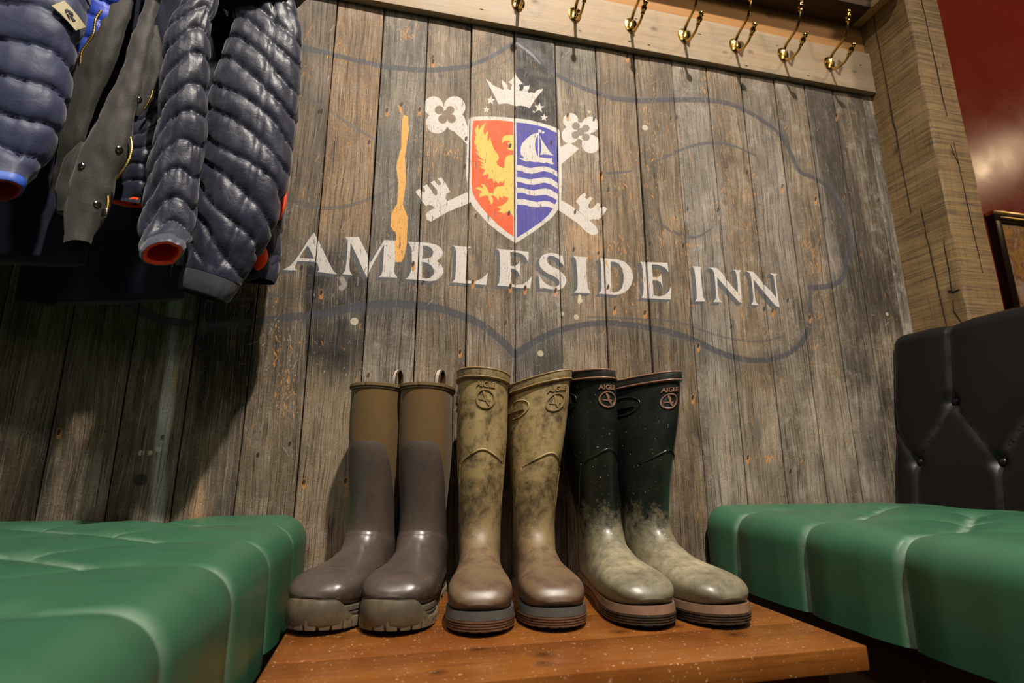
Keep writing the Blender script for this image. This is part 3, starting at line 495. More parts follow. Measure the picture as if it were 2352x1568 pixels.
# ------------------------------------------------------------------ room beyond the post, floor
m = NT('dark_red_paint'); v = m.coord(); m.bump(m.noise(m.mapv(v, (5, 5, 90)), 1, 3), .12, .0015); M_RED = m.fin(m.mix(m.noise(v, 4, 4), lin(122, 38, 22), lin(136, 46, 27)), m.ramp(m.noise(v, 6, 3), [(.3, .22), (.7, .34)]), 0, .55)
YR = .35
struct(MB().box(1.60, 4.6, YR, YR+.06, .0, ZC+2.6).build('wall_right', M_RED, None, False))
M_FLOOR = mat_wood('dark_floorboards', lin(52, 38, 27), lin(84, 62, 44), 'Y', 40, 1.2, rough=(.35, .6))
fl = struct(MB().box(-2.6, 4.6, -3.2, YR+.06, -.05, -.004).build('floor', M_DARK, None, False))
for k in range(18): MB().box(-2.6+k*.4, -2.6+k*.4+.396, -3.2, YR, -.004, 0, .001).build('plank', M_FLOOR, fl, False)
# framed map on the red wall
fr = thing('framed_map', 'old map in a dark frame with gilt edge on the red wall', 'picture', (0, YR-.002, 0)); fx0, fx1, fz0, fz1 = 2.392, 3.0, ZC+.30, ZC+1.011
M_FRAME = plain('dark_gilt_frame', lin(44, 30, 18), .28, .35, .6, 40, .5); M_GILT = plain('gilt_edge', lin(208, 176, 116), .22, .9)
def fbar(x0, x1, z0, z1, nm, lab=None):
    q = MB().box(x0, x1, -.03, 0, z0, z1, .006).build(nm, M_FRAME, fr, True, 40); return q
fbar(fx0, fx1, fz1-.04, fz1, 'frame_rail'); fbar(fx0, fx1, fz0, fz0+.04, 'frame_rail'); fbar(fx0, fx0+.036, fz0+.04, fz1-.04, 'frame_stile'); fbar(fx1-.036, fx1, fz0+.04, fz1-.04, 'frame_stile')
MB().box(fx0-.003, fx1+.003, -.033, -.001, fz1-.014, fz1+.003, .002).build('gilt_moulding', M_GILT, fr, True, 40); MB().box(fx0+.03, fx1-.03, -.0335, -.01, fz1-.030, fz1-.022, .001).build('gilt_moulding', M_GILT, fr, True, 40)
m = NT('old_map_print'); v = m.coord(); a = m.noise(v, 7, 6, .65, .6); c = m.ramp(a, [(.36, lin(206, 184, 170)), (.47, lin(196, 160, 132)), (.5, lin(150, 96, 74)), (.53, lin(204, 158, 96)), (.66, lin(186, 134, 64))])
c = m.mix(m.math('MULTIPLY', m.ramp(m.noise(v, 40, 6, .7), [(.45, 0), (.5, 1), (.55, 0)]), .45), c, lin(130, 84, 66)); M_MAP = m.fin(c, .35, 0, .4)
MB().box(fx0+.03, fx1-.03, -.014, -.004, fz0+.03, fz1-.03).build('map_sheet', M_MAP, fr, False)
# ------------------------------------------------------------------ low bench under the boots
BZ = ZC-.241
M_BENCH = mat_wood('varnished_bench', lin(88, 46, 15), lin(158, 98, 40), 'X', 34, 1.3, rough=(.24, .46), specks=.85, coat=.3, spec=.5, patch=lin(110, 58, 22), bump=.3,
                   knots=((.21, -.47, BZ, .012), (.345, -.405, BZ, .010), (.50, -.455, BZ, .012), (.20, -.50, BZ, .008), (.44, -.40, BZ, .008), (.07, -.50, BZ, .008), (.13, -.43, BZ, .008)))
M_BENCHF = mat_wood('bench_front', lin(84, 40, 14), lin(136, 74, 30), 'X', 30, 1.2, rough=.38, specks=.5, patch=lin(80, 36, 14))
bench = thing('bench', 'low varnished plank bench the boots stand on', 'bench')
BX0, BX1, BY0 = -.132, .6425, -.540
ys = [BY0, -.4265, -.312, -.198, -.085, -.003]
for k in range(5):
    MB().box(BX0, BX1, ys[k]+.0006, ys[k+1]-.0006, BZ-.030, BZ, .0022).build('plank', M_BENCH, bench, True, 40)
MB().box(BX0+.03, BX1-.04, -.50, -.48, BZ-.11, BZ-.0305, .002).build('apron', M_BENCHF, bench, True, 40)
MB().box(BX0+.03, BX1-.04, -.06, -.04, BZ-.11, BZ-.0305, .002).build('apron', M_BENCHF, bench, True, 40)
for x in (BX0+.03, BX1-.09):
    for y in (-.505, -.085): MB().box(x, x+.055, y, y+.055, 0, BZ-.031, .003).build('leg', M_BENCHF, bench, True, 40)
# ------------------------------------------------------------------ upholstered seats
def mat_leather(name, col, rough, wear, spec=.5, crease=None):
    m = NT(name); v = m.coord(); cell = m.n('ShaderNodeTexVoronoi', feature='DISTANCE_TO_EDGE'); m.put(cell.inputs['Vector'], v); cell.inputs['Scale'].default_value = 420
    bl = m.noise(v, 5, 5, .6); c = m.mix(m.math('MULTIPLY', bl, .7), col, wear)
    if crease: at = m.n('ShaderNodeAttribute', attribute_name='worn_highlight'); c = m.mix(m.math('MULTIPLY', at.outputs['Fac'], m.ramp(m.noise(v, 22, 5), [(.35, .25), (.6, 1)])), c, crease)  # pale highlight of the worn folds, painted into the colour along the creases
    m.bump(m.math('ADD', m.math('MULTIPLY', cell.outputs['Distance'], .5), m.noise(v, 70, 4)), .10, .0012)
    return m.fin(c, m.ramp(m.noise(v, 14, 4), [(.3, rough[0]), (.7, rough[1])]), 0, spec)
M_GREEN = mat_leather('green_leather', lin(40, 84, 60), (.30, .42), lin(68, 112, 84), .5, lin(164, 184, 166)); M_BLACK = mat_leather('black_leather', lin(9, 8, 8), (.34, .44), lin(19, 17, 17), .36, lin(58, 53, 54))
def seg_d(px, py, ax, ay, bx, by):
    dx, dy = bx-ax, by-ay; t = np.clip(((px-ax)*dx+(py-ay)*dy)/(dx*dx+dy*dy+1e-12), 0, 1); return np.hypot(px-ax-t*dx, py-ay-t*dy)
def seat(name, label, xin, xout, y0, y1, seams, sgn, group):
    """cushion with its aisle edge at xin; arc coordinate a runs from the bottom of that edge up and over the top"""
    zb, zt, r = ZC-.262, ZC-.098, .052; t = thing(name, label, 'seat', (0, 0, 0), 0, group)
    prof = []; W = abs(xout-xin)
    for z in np.linspace(zb, zt-r, 9)[:-1]: prof.append((0, z, -1, 0))
    for q in np.linspace(0, math.pi/2, 12): prof.append((r-r*math.cos(q), zt-r+r*math.sin(q), -math.cos(q), math.sin(q)))
    for x in np.linspace(r, W-r, 62)[1:-1]: prof.append((x, zt, 0, 1))
    for q in np.linspace(math.pi/2, 0, 8): prof.append((W-r+r*math.cos(q), zt-r+r*math.sin(q), math.cos(q), math.sin(q)))
    prof.append((W, zb, 1, 0)); prof = np.array(prof); A = np.r_[0, np.cumsum(np.hypot(*np.diff(prof[:, :2], axis=0).T))]
    a_top = A[7]+r*math.pi/2+.0; a0 = (zt-r-zb)+r*math.pi/2-r      # arc position of a top point at distance x from the edge is a0 + x
    ys_ = np.linspace(y0, y1, int((y1-y0)/.0075)); GA, GY = np.meshgrid(A, ys_, indexing='ij'); D = np.full(GA.shape, 9.); DB = np.full(GA.shape, 9.)
    rows = [.135, .280, .425]; sp = .195; buts = []
    for ri, rx in enumerate(rows):
        if rx > W-.08: break
        for k in range(-2, 12):
            y = seams[0]-(k+(.5 if ri % 2 else 0))*sp
            if y0+.03 < y < y1-.02: buts.append((ri, rx, y))
    for ri, rx, y in buts:
        DB = np.minimum(DB, np.hypot(GA-(a0+rx), GY-y))
        if ri == 0: D = np.minimum(D, seg_d(GA, GY, .0, y, a0+rx, y))
        for ri2, rx2, y2 in buts:
            if ri2 == ri+1 and abs(y2-y) < sp*.6: D = np.minimum(D, seg_d(GA, GY, a0+rx, y, a0+rx2, y2))
    puff = .014*np.clip(D/.06, 0, 1)**.6-.0145
    disp = puff-.006*np.exp(-(D/.0035)**2)-.018*np.exp(-(DB/.020)**2)
    disp += .0015*np.sin(GY*34+GA*11)*np.clip(D/.05, 0, 1)+.003*np.sin(GY*5.1)*np.sin(GA*9)
    ye = np.minimum(GY-y0, y1-GY); rr = .035; inset = np.where(ye < rr, rr-np.sqrt(np.maximum(rr*rr-(rr-ye)**2, 0)), 0)
    P = np.zeros(GA.shape+(3,)); P[..., 0] = xin+sgn*(prof[:, 0, None]+(disp-inset)*prof[:, 2, None]); P[..., 1] = GY; P[..., 2] = prof[:, 1, None]+(disp-inset)*prof[:, 3, None]
    mb = MB().grid(P, False); n = P.shape[1]; R = P.shape[0]
    for e in (0, n-1): mb.f.append(tuple(r_*n+e for r_ in range(R)))
    mb.f.append((0, n-1, (R-1)*n+n-1, (R-1)*n)); o = mb.build('cushion', M_GREEN, t); o.data.attributes.new('worn_highlight', 'FLOAT', 'POINT').data.foreach_set('value', (np.exp(-(D/.0058)**2)*.75+.3*np.exp(-(DB/.02)**2)).ravel().astype(np.float32))
    for ri, rx, y in buts:
        MB().lathe([(.0, -.004), (.0085, -.003), (.0105, 0), (.009, .0035), (.005, .0055), (.0005, .0062)], (xin+sgn*rx, y, zt-.031), (0, 0, 1), 14).build('button', M_GREEN, t)
    MB().box(min(xin+sgn*.045, xout), max(xin+sgn*.045, xout), y0+.03, y1-.003, 0, zb-.002, .003).build('plinth', M_SHELF, t, True, 40)
    return t
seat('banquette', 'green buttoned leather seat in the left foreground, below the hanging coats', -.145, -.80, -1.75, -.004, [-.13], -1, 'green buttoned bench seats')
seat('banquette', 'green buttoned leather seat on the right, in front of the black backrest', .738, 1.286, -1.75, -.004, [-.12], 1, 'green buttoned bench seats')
def backrest():
    t = thing('backrest', 'black buttoned leather backrest above the right green seat', 'backrest'); y0, y1, zb, zt = -1.75, -.006, -.16, .350; X = lambda z: 1.297+.18*(z+.119)
    prof = []; r = .03
    for z in np.linspace(zb, zt-r, 62)[:-1]: prof.append((0, z, -1, 0))
    for q in np.linspace(0, math.pi/2, 9): prof.append((r-r*math.cos(q), zt-r+r*math.sin(q), -math.cos(q), math.sin(q)))
    prof.append((.075, zt, 0, 1)); prof.append((.088, zt-.01, 1, .5)); prof.append((.088, zb, 1, 0)); prof = np.array(prof)
    A = prof[:, 1].copy(); A[61:] = np.maximum(A[61:], zt-.01); A[-1] = zt+.2; ys_ = np.linspace(y0, y1, 250); GA, GY = np.meshgrid(A, ys_, indexing='ij'); D = np.full(GA.shape, 9.); DB = D.copy(); bt = []
    for ri, rz in ((0, .146), (1, .0)):
        for k in range(9):
            y = (-.167 if ri == 0 else -.071)-k*.193
            if y > y0+.05: bt.append((ri, rz, y))
    for ri, rz, y in bt:
        DB = np.minimum(DB, np.hypot(GA-rz, GY-y))
        D = np.minimum(D, seg_d(GA, GY, rz, y, .36 if ri == 0 else -.2, y))
        if ri == 0:
            for ri2, rz2, y2 in bt:
                if ri2 == 1 and abs(y2-y) < .12: D = np.minimum(D, seg_d(GA, GY, rz, y, rz2, y2))
    D = np.minimum(D, seg_d(GA, GY, 0, -.071, .146, .026))
    disp = .010*np.clip(D/.055, 0, 1)**.5-.010-.004*np.exp(-(D/.003)**2)-.016*np.exp(-(DB/.017)**2); disp[-3:] = 0
    ye = np.minimum(GY-y0, y1-GY); rr = .028; ins = np.where(ye < rr, rr-np.sqrt(np.maximum(rr*rr-(rr-ye)**2, 0)), 0)
    P = np.zeros(GA.shape+(3,)); P[..., 0] = X(prof[:, 1, None])+prof[:, 0, None]+(disp-ins)*prof[:, 2, None]; P[..., 1] = GY; P[..., 2] = ZC+prof[:, 1, None]+(disp-ins)*np.maximum(prof[:, 3, None], 0)
    mb = MB().grid(P); n = P.shape[1]; R = P.shape[0]
    for e in (0, n-1): mb.f.append(tuple(r_*n+e for r_ in range(R)))
    o = mb.build('padded_panel', M_BLACK, t); o.data.attributes.new('worn_highlight', 'FLOAT', 'POINT').data.foreach_set('value', (np.exp(-(D/.008)**2)*.7).ravel().astype(np.float32))
    for ri, rz, y in bt: MB().lathe([(.0, -.004), (.0085, -.003), (.0105, 0), (.0092, .004), (.0055, .0065), (.0005, .0075)], (X(rz)+.0225, y, ZC+rz), (-1, 0, .18), 14).build('button', M_BLACK, t)
backrest()
# ------------------------------------------------------------------ boots
def mat_rubber(name, base, base2, mud, zlo, zhi, amt, rough=(.32, .7), speck=.6, toe=None, blotch=18., topmud=0.):
    """rubber with dried mud: thick low on the foot, thinning up the shaft (object z), plus splashes"""
    m = NT(name); v = m.coord(); x, y, z = m.sep(v)
    n1 = m.noise(v, blotch, 7, .68, .6); n2 = m.noise(v, blotch*3.3, 6, .7); n3 = m.noise(v, 210, 3, .6)
    c = m.mix(m.ramp(n1, [(.38, 0), (.62, 1)]), base, base2)
    if toe:
        tf = m.math('MULTIPLY', m.ramp(y, [(0, 1), (1, 0)]), 1.); g = m.n('ShaderNodeMapRange'); m.put(g.inputs[0], y); g.inputs[1].default_value = -.19; g.inputs[2].default_value = -.27; gz = m.n('ShaderNodeMapRange'); m.put(gz.inputs[0], m.math('ADD', z, m.math('MULTIPLY', n2, .12))); gz.inputs[1].default_value = .23; gz.inputs[2].default_value = .15; c = m.mix(m.math('MULTIPLY', m.math('MAXIMUM', g.outputs[0], gz.outputs[0]), .85), c, toe)
    g = m.n('ShaderNodeMapRange'); m.put(g.inputs[0], z); g.inputs[1].default_value = zhi; g.inputs[2].default_value = zlo
    f = m.math('ADD', m.math('MULTIPLY', g.outputs[0], 1.1), m.math('MULTIPLY', n2, .9)); f = m.math('ADD', f, m.math('MULTIPLY', n1, .5)); f = m.math('SUBTRACT', f, 1.12, True); f = m.math('MULTIPLY', f, amt*2.4, True)
    if topmud: hz = m.n('ShaderNodeMapRange'); m.put(hz.inputs[0], z); hz.inputs[1].default_value = .08; hz.inputs[2].default_value = .21; hz.inputs[3].default_value = .26; f = m.math('MAXIMUM', f, m.math('MULTIPLY', hz.outputs[0], m.ramp(m.math('ADD', m.math('MULTIPLY', n1, .6), m.math('MULTIPLY', n2, .4)), [(.40, 0), (.53, topmud)])))
    gt = m.n('ShaderNodeMapRange'); m.put(gt.inputs[0], m.math('ADD', y, m.math('MULTIPLY', n1, .06))); gt.inputs[1].default_value = -.27; gt.inputs[2].default_value = -.20; gt.inputs[3].default_value = .35; f = m.math('MULTIPLY', f, gt.outputs[0])
    c = m.mix(f, c, mud)
    sp = m.math('MULTIPLY', m.ramp(n3, [(.69, 0), (.74, 1)]), speck); c = m.mix(sp, c, lin(190, 176, 138))
    r = m.math('ADD', m.math('MULTIPLY', f, rough[1]-rough[0]), m.math('ADD', m.math('MULTIPLY', n2, .16), rough[0]-.08)); m.bump(m.math('ADD', m.math('MULTIPLY', n2, .5), m.math('MULTIPLY', n3, .3)), .10, .001)
    return m.fin(c, r, 0, .5)
AIG = [(.152,.417,-.004,.413,.050,2.1), (.149,.365,-.003,.355,.050,2.1), (.146,.300,-.001,.290,.0495,2.1), (.140,.236,.003,.222,.046,2.1), (.132,.180,.009,.160,.0415,2.1), (.128,.150,.013,.122,.0395,2.1), (.130,.131,.007,.092,.0395,2.2), (.138,.118,.000,.068,.039,2.3),
       (.150,.108,.000,.046,.038,2.4), (.166,.100,.012,.030,.038,2.9), (.184,.093,.050,.028,.040,2.9), (.204,.088,.110,.028,.0435,3.1), (.226,.084,.160,.028,.048,3.1), (.250,.080,.205,.028,.0500,3.1), (.272,.075,.245,.029,.0485,2.9), (.288,.067,.272,.031,.0425,2.8), (.298,.056,.288,.036,.032,2.6), (.3025,.047,.297,.041,.016,2.4)]
MUCK = [(.146,.388,.000,.384,.050,2.1), (.144,.338,.000,.330,.051,2.1), (.141,.280,.000,.270,.0505,2.1), (.135,.222,.003,.208,.047,2.1), (.128,.172,.009,.153,.042,2.1), (.126,.144,.013,.118,.041,2.1), (.129,.127,.006,.090,.0415,2.2), (.137,.116,.000,.068,.0415,2.3),
        (.150,.107,.000,.046,.0405,2.4), (.166,.100,.012,.032,.041,2.9), (.184,.095,.050,.030,.043,2.9), (.204,.091,.110,.030,.0465,3.1), (.225,.087,.160,.030,.0500,3.1), (.248,.084,.205,.032,.0515,3.1), (.268,.079,.243,.035,.049,2.9), (.284,.071,.270,.039,.0425,2.8), (.294,.060,.286,.044,.032,2.6), (.298,.052,.294,.048,.016,2.0)]
class Boot:
    def __init__(s, prof, twist, lean, flat, toeup, tilt=0., sink=.011):
        s.tilt = tilt; s.K = np.array(prof); s.K[:, 1] -= sink*(1-sstep(.08, .2, s.K[:, 1])); s.K[:, 3] -= sink*(1-sstep(.06, .2, s.K[:, 3])); s.twist, s.lean, s.flat, s.toeup = twist, lean, flat, toeup; s.n = len(prof)
    def S(s, th, t, off=0.):
        th = np.asarray(th, float); t = np.broadcast_to(np.asarray(t, float), th.shape); k = catmull(s.K, t); A, B, w, e = k[..., 0:2], k[..., 2:4], k[..., 4], k[..., 5]
        c = (A+B)/2; h = (A-B)/2; hl = np.linalg.norm(h, axis=-1)+1e-9; ct, st = np.cos(th), np.sin(th); p = 2/e
        u = np.sign(ct)*np.abs(ct)**p; q = np.sign(st)*np.abs(st)**p; hd = h/hl[..., None]
        P2 = c+hd*(u*(hl+off))[..., None]; X = q*(w+off); return s.deform(np.stack([X, -P2[..., 0], P2[..., 1]], -1))
    def deform(s, P):
        P = np.array(P, float); f, z = -P[..., 1], P[..., 2]; k = sstep(.14, .40, z); a = s.twist*k; cx, cy = 0, -.07
        fl = 1+s.flat*k; X = (P[..., 0]-cx)/fl**.8; Y = (P[..., 1]-cy)*fl
        P[..., 0] = cx+X*np.cos(a)-Y*np.sin(a)+s.lean[0]*np.clip((z-.10)/.3, 0, 2)**1.2; P[..., 1] = cy+X*np.sin(a)+Y*np.cos(a)+s.lean[1]*np.clip((z-.10)/.3, 0, 2)
        P[..., 2] = z+s.tilt*P[..., 0]*sstep(.25, .42, z)+s.toeup*np.clip((f-.17)/.13, 0, 2)**2*(1-k); return P
    def frame(s, th, t, off=0.):
        P = s.S(th, t, off); a = s.S(np.asarray(th)+.004, t, off)-P; b = s.S(th, np.asarray(t)+.004, off)-P; n = np.cross(b, a); n /= np.linalg.norm(n, axis=-1)[..., None]+1e-12
        return P, a/.004, b/.004, n
    def skin(s, t0, t1, nt, nth=72, off=0., close=True):
        th = np.linspace(0, 2*np.pi, nth, endpoint=False); return np.array([s.S(th, np.full(nth, t), off) for t in np.linspace(t0, t1, nt)])
    def rod(s, mb, th, t, r, lift=0., seg=7):       # a raised bead lying on the surface
        P, a, b, n = s.frame(np.asarray(th, float), np.asarray(t, float)); mb.tube(P+n*lift, r, seg)
    def patch(s, th0, t0, pts, lift):               # 2-D drawing in metres -> surface
        P0, a, b, n = s.frame(np.array([th0]), np.array([t0])); la, lb = np.linalg.norm(a[0]), np.linalg.norm(b[0]); pts = np.asarray(pts, float)
        P, _, _, n = s.frame(th0+pts[:, 0]/la, t0-pts[:, 1]/lb); return P+n*np.asarray(lift)[..., None]
_logo = {}
def text_mesh(body):
    if body not in _logo:
        cu = bpy.data.curves.new('lettering', 'FONT'); cu.body = body; cu.size = 1; cu.align_x = 'CENTER'; cu.extrude = .5; cu.offset = .032; o = bpy.data.objects.new('lettering', cu); COL.objects.link(o)
        bpy.context.view_layer.update(); me = bpy.data.meshes.new_from_object(o.evaluated_get(bpy.context.evaluated_depsgraph_get()))
        _logo[body] = (np.array([v.co[:] for v in me.vertices]), [tuple(p.vertices) for p in me.polygons]); bpy.data.objects.remove(o); bpy.data.meshes.remove(me)
    return _logo[body]
def extrude2d(bt, th0, t0, ring, h, mb):            # flat polygon on the surface, raised by h
    n = len(ring); lo = bt.patch(th0, t0, ring, np.full(n, -.0006)); hi = bt.patch(th0, t0, ring, np.full(n, h))
    mb.add(np.vstack([lo, hi]), [tuple(range(n, 2*n))]+[(i, (i+1) % n, n+(i+1) % n, n+i) for i in range(n)])
def outline(s, grow, n=96):                          # plan outline of the foot, in (f, x)
    f = np.r_[[.0, .004, .014, .032, .06, .10, .14, .175, .21, .24, .262, .280, .294, .3035]]; w = np.r_[[.006, .020, .030, .0350, .0360, .0345, .0370, .0425, .0475, .0492, .0468, .0395, .027, .008]]
    P = [(a-grow*(1 if a < .03 else 0)*(1-a/.03)+grow*(1 if a > .27 else 0)*(a-.27)/.03, b+grow) for a, b in zip(f, w)]; P = np.array(P+[(a, -b) for a, b in P[::-1]])
    t = np.linspace(0, len(P), n, endpoint=False); return catmull(np.vstack([P, P[:2]]), t)
def rings(bt, layers, n=96):
    out = []
    for grow, zf in layers:
        o = outline(bt, grow, n); z = np.broadcast_to(zf(o[:, 0], o[:, 1]) if callable(zf) else zf, (n,)); out.append(bt.deform(np.stack([o[:, 1], -o[:, 0], z], 1)))
    return np.array(out)
def welly(label, loc, yaw, twist, lean, mats, group, logo_th=0., flat=.0, scale=1.0, tilt=0., ls=1.):
    upper, band, sole_hi, sole_lo, logo_m = mats; t = thing('rubber_boot', label, 'boot', loc, yaw, group); bt = Boot(AIG, twist, lean, flat, .006, tilt)
    t.scale = (1, 1, scale) if np.ndim(scale) == 0 else scale
    mb = MB(); G = bt.skin(0, bt.n-1, 130); mb.grid(G, True); inner = np.concatenate([bt.skin(0, .0, 1), bt.skin(0, 2.2, 14, off=-.0028)]); mb.grid(inner[::-1], True); tip = G[-1]; mb.f.append(tuple(range(len(G)*72-72, len(G)*72))); mb.build('upper', upper, t)
    th = np.linspace(0, 2*np.pi, 73)
    r = MB(); r.grid(np.array([bt.S(th[:-1], np.full(72, a), o) for a, o in ((-.0, -.0028), (.0, .0026), (.0, .003), (.05, .0034), (.42, .0034), (.46, .0028), (.47, .0))]), True); rb = r.build('rim_band', band, t)
    q = MB(); bt.rod(q, th, np.full(73, .02), .0024, .0022); q.build('rim_bead', logo_m, rb); q = MB(); bt.rod(q, th, np.full(73, .40), .0022, .0030); q.build('rim_bead', logo_m, rb)
    # emblem: ring with a soaring bird, lettering above, all moulded on the shaft
    em = MB(); cx = 1.10; a = np.linspace(0, 2*np.pi, 41); ring_o, ring_i = .0185, .0158; rows = []
    for rad, hh in ((ring_o+.0004, -.0004), (ring_o, .0022), (ring_i, .0022), (ring_i-.0004, -.0004)):
        pts = np.stack([rad*np.cos(a[:-1]), rad*np.sin(a[:-1])], 1)*ls; rows.append(bt.patch(logo_th, cx, pts, np.full(40, hh)))
    em.grid(rows, True); eo = em.build('emblem_ring', logo_m, t, True, 40)
    disc = MB(); extrude2d(bt, logo_th, cx, [(.0160*ls*math.cos(k), .0160*ls*math.sin(k)) for k in np.linspace(0, 2*np.pi, 24, endpoint=False)], .0004, disc); disc.build('emblem_disc', band, eo, False)
    bd = MB(); extrude2d(bt, logo_th, cx, [(p_*ls, q_*ls) for p_, q_ in [(-.0062,.0142), (-.0020,.0132), (.0020,.0068), (.0034,-.0005), (.0068,-.0060), (.0085,-.0130), (.0052,-.0118), (.0010,-.0060), (-.0016,-.0020), (-.0030,.0040), (-.0048,.0095)]], .0017, bd)
    extrude2d(bt, logo_th, cx, [(p_*ls, q_*ls) for p_, q_ in [(-.0128,-.0012), (-.0060,-.0006), (.0030,-.0018), (.0100,-.0010), (.0090,-.0032), (.0030,-.0052), (-.0050,-.0036), (-.0100,-.0030)]], .0015, bd); bd.build('emblem_bird', logo_m, eo, False)
    V, F = text_mesh('AIGLE'); w = V[:, 0].max()-V[:, 0].min(); sc = .0375*ls/w; pts = np.stack([(V[:, 0]-(V[:, 0].max()+V[:, 0].min())/2)*sc, V[:, 1]*sc*1.05+.0225*ls], 1)
    obj('emblem_lettering', bt.patch(logo_th, cx, pts, np.where(V[:, 2] > 0, .0020, -.0006)), F, logo_m, t, False)
    # moulded shin guard ridge, calf lines, strap pad
    rd = MB(); k = np.linspace(0, 1, 26); thv = np.interp(k, [0, .45, .55, 1], [-1.02, -.10, .10, 1.02]); tv = np.interp(k, [0, .42, .5, .58, 1], [2.92, 2.56, 2.53, 2.56, 2.92]); bt.rod(rd, thv, tv, np.r_[np.linspace(.0006, .0021, 7), np.full(12, .0021), np.linspace(.0021, .0006, 7)], .0); rd.build('shin_ridge', upper, t)
    for sg in (-1, 1): rd = MB(); bt.rod(rd, sg*np.interp(k, [0, .7, 1], [1.02, 1.25, 1.75]), np.interp(k, [0, .7, 1], [2.92, 4.2, 5.0]), .0013, 0.); rd.build('shin_seam', upper, t)
    pd = MB(); a = np.linspace(-.3, math.pi+.3, 24); bt.rod(pd, -1.62+.42*np.sin(a)*1.0, 1.05-.30*np.cos(a), .0016, .0004); pd.build('strap_pad', upper, t)
    st = MB(); P, _, _, n = bt.frame(np.linspace(-2.2, -1.35, 12), np.full(12, 1.02)); rows = [P+n*.0002+np.array([0, 0, .007]), P+n*.0042+np.array([0, 0, .006]), P+n*.0042-np.array([0, 0, .006]), P+n*.0002-np.array([0, 0, .007])]; st.grid(np.array(rows).transpose(1, 0, 2), True, True); so = st.build('side_strap', band, t, True, 40)
    # sole unit
    toe = lambda f: sstep(.20, .285, f)
    hi = rings(bt, [(-.004, .0265), (.0026, lambda f, x: .0260+.001*toe(f)), (.0038, lambda f, x: .0165-.001*toe(f)), (.0028, lambda f, x: .0152-.001*toe(f))]); sh = MB().grid(hi, True, True).build('foxing', sole_hi, t, True, 40)
    lay = []
    for k2 in range(4): z0 = .0154-.0036*k2; lay += [(.0022, lambda f, x, z0=z0: z0-.0006), (.0044-.0003*k2, lambda f, x, z0=z0: z0-.0012), (.0044-.0003*k2, lambda f, x, z0=z0: z0-.0030), (.0022, lambda f, x, z0=z0: z0-.0034)]
    bump_ = MB().grid(rings(bt, lay), True, True)
    V3 = np.array(bump_.v); o = outline(bt, 0, 96); grooves = np.tile((o[:, 0] > .205), 16)      # ridged only around the toe; plain behind
    flatr = rings(bt, [(.0044, lambda f, x, z=.0154-.0146*j/15: z) for j in range(16)]).reshape(-1, 3); V3[~grooves] = flatr[~grooves]; bump_.v = [tuple(p) for p in V3]; bump_.build('toe_ridges', sole_lo, t, True, 50)
    for k2 in range(30):    # tread lugs round the edge
        f, x = outline(bt, .001, 30)[k2]
        if .085 < f < .105: continue
        g = MB().box(-.0065, .0065, -.0045, .0045, -.0005, .0075 if f < .25 else .005, .001); a0, b0 = outline(bt, .001, 30)[(k2+1) % 30]-outline(bt, .001, 30)[k2-1]; ang = math.atan2(b0, a0); V4 = np.array(g.v)
        V4 = np.stack([x*.93+V4[:, 0]*math.sin(ang)+V4[:, 1]*math.cos(ang), -(f*.97+.004)-(V4[:, 0]*math.cos(ang)-V4[:, 1]*math.sin(ang)), V4[:, 2]], 1); g.v = [tuple(p) for p in bt.deform(V4)]; g.build('tread_lug', sole_lo, t, True, 40)
    return t
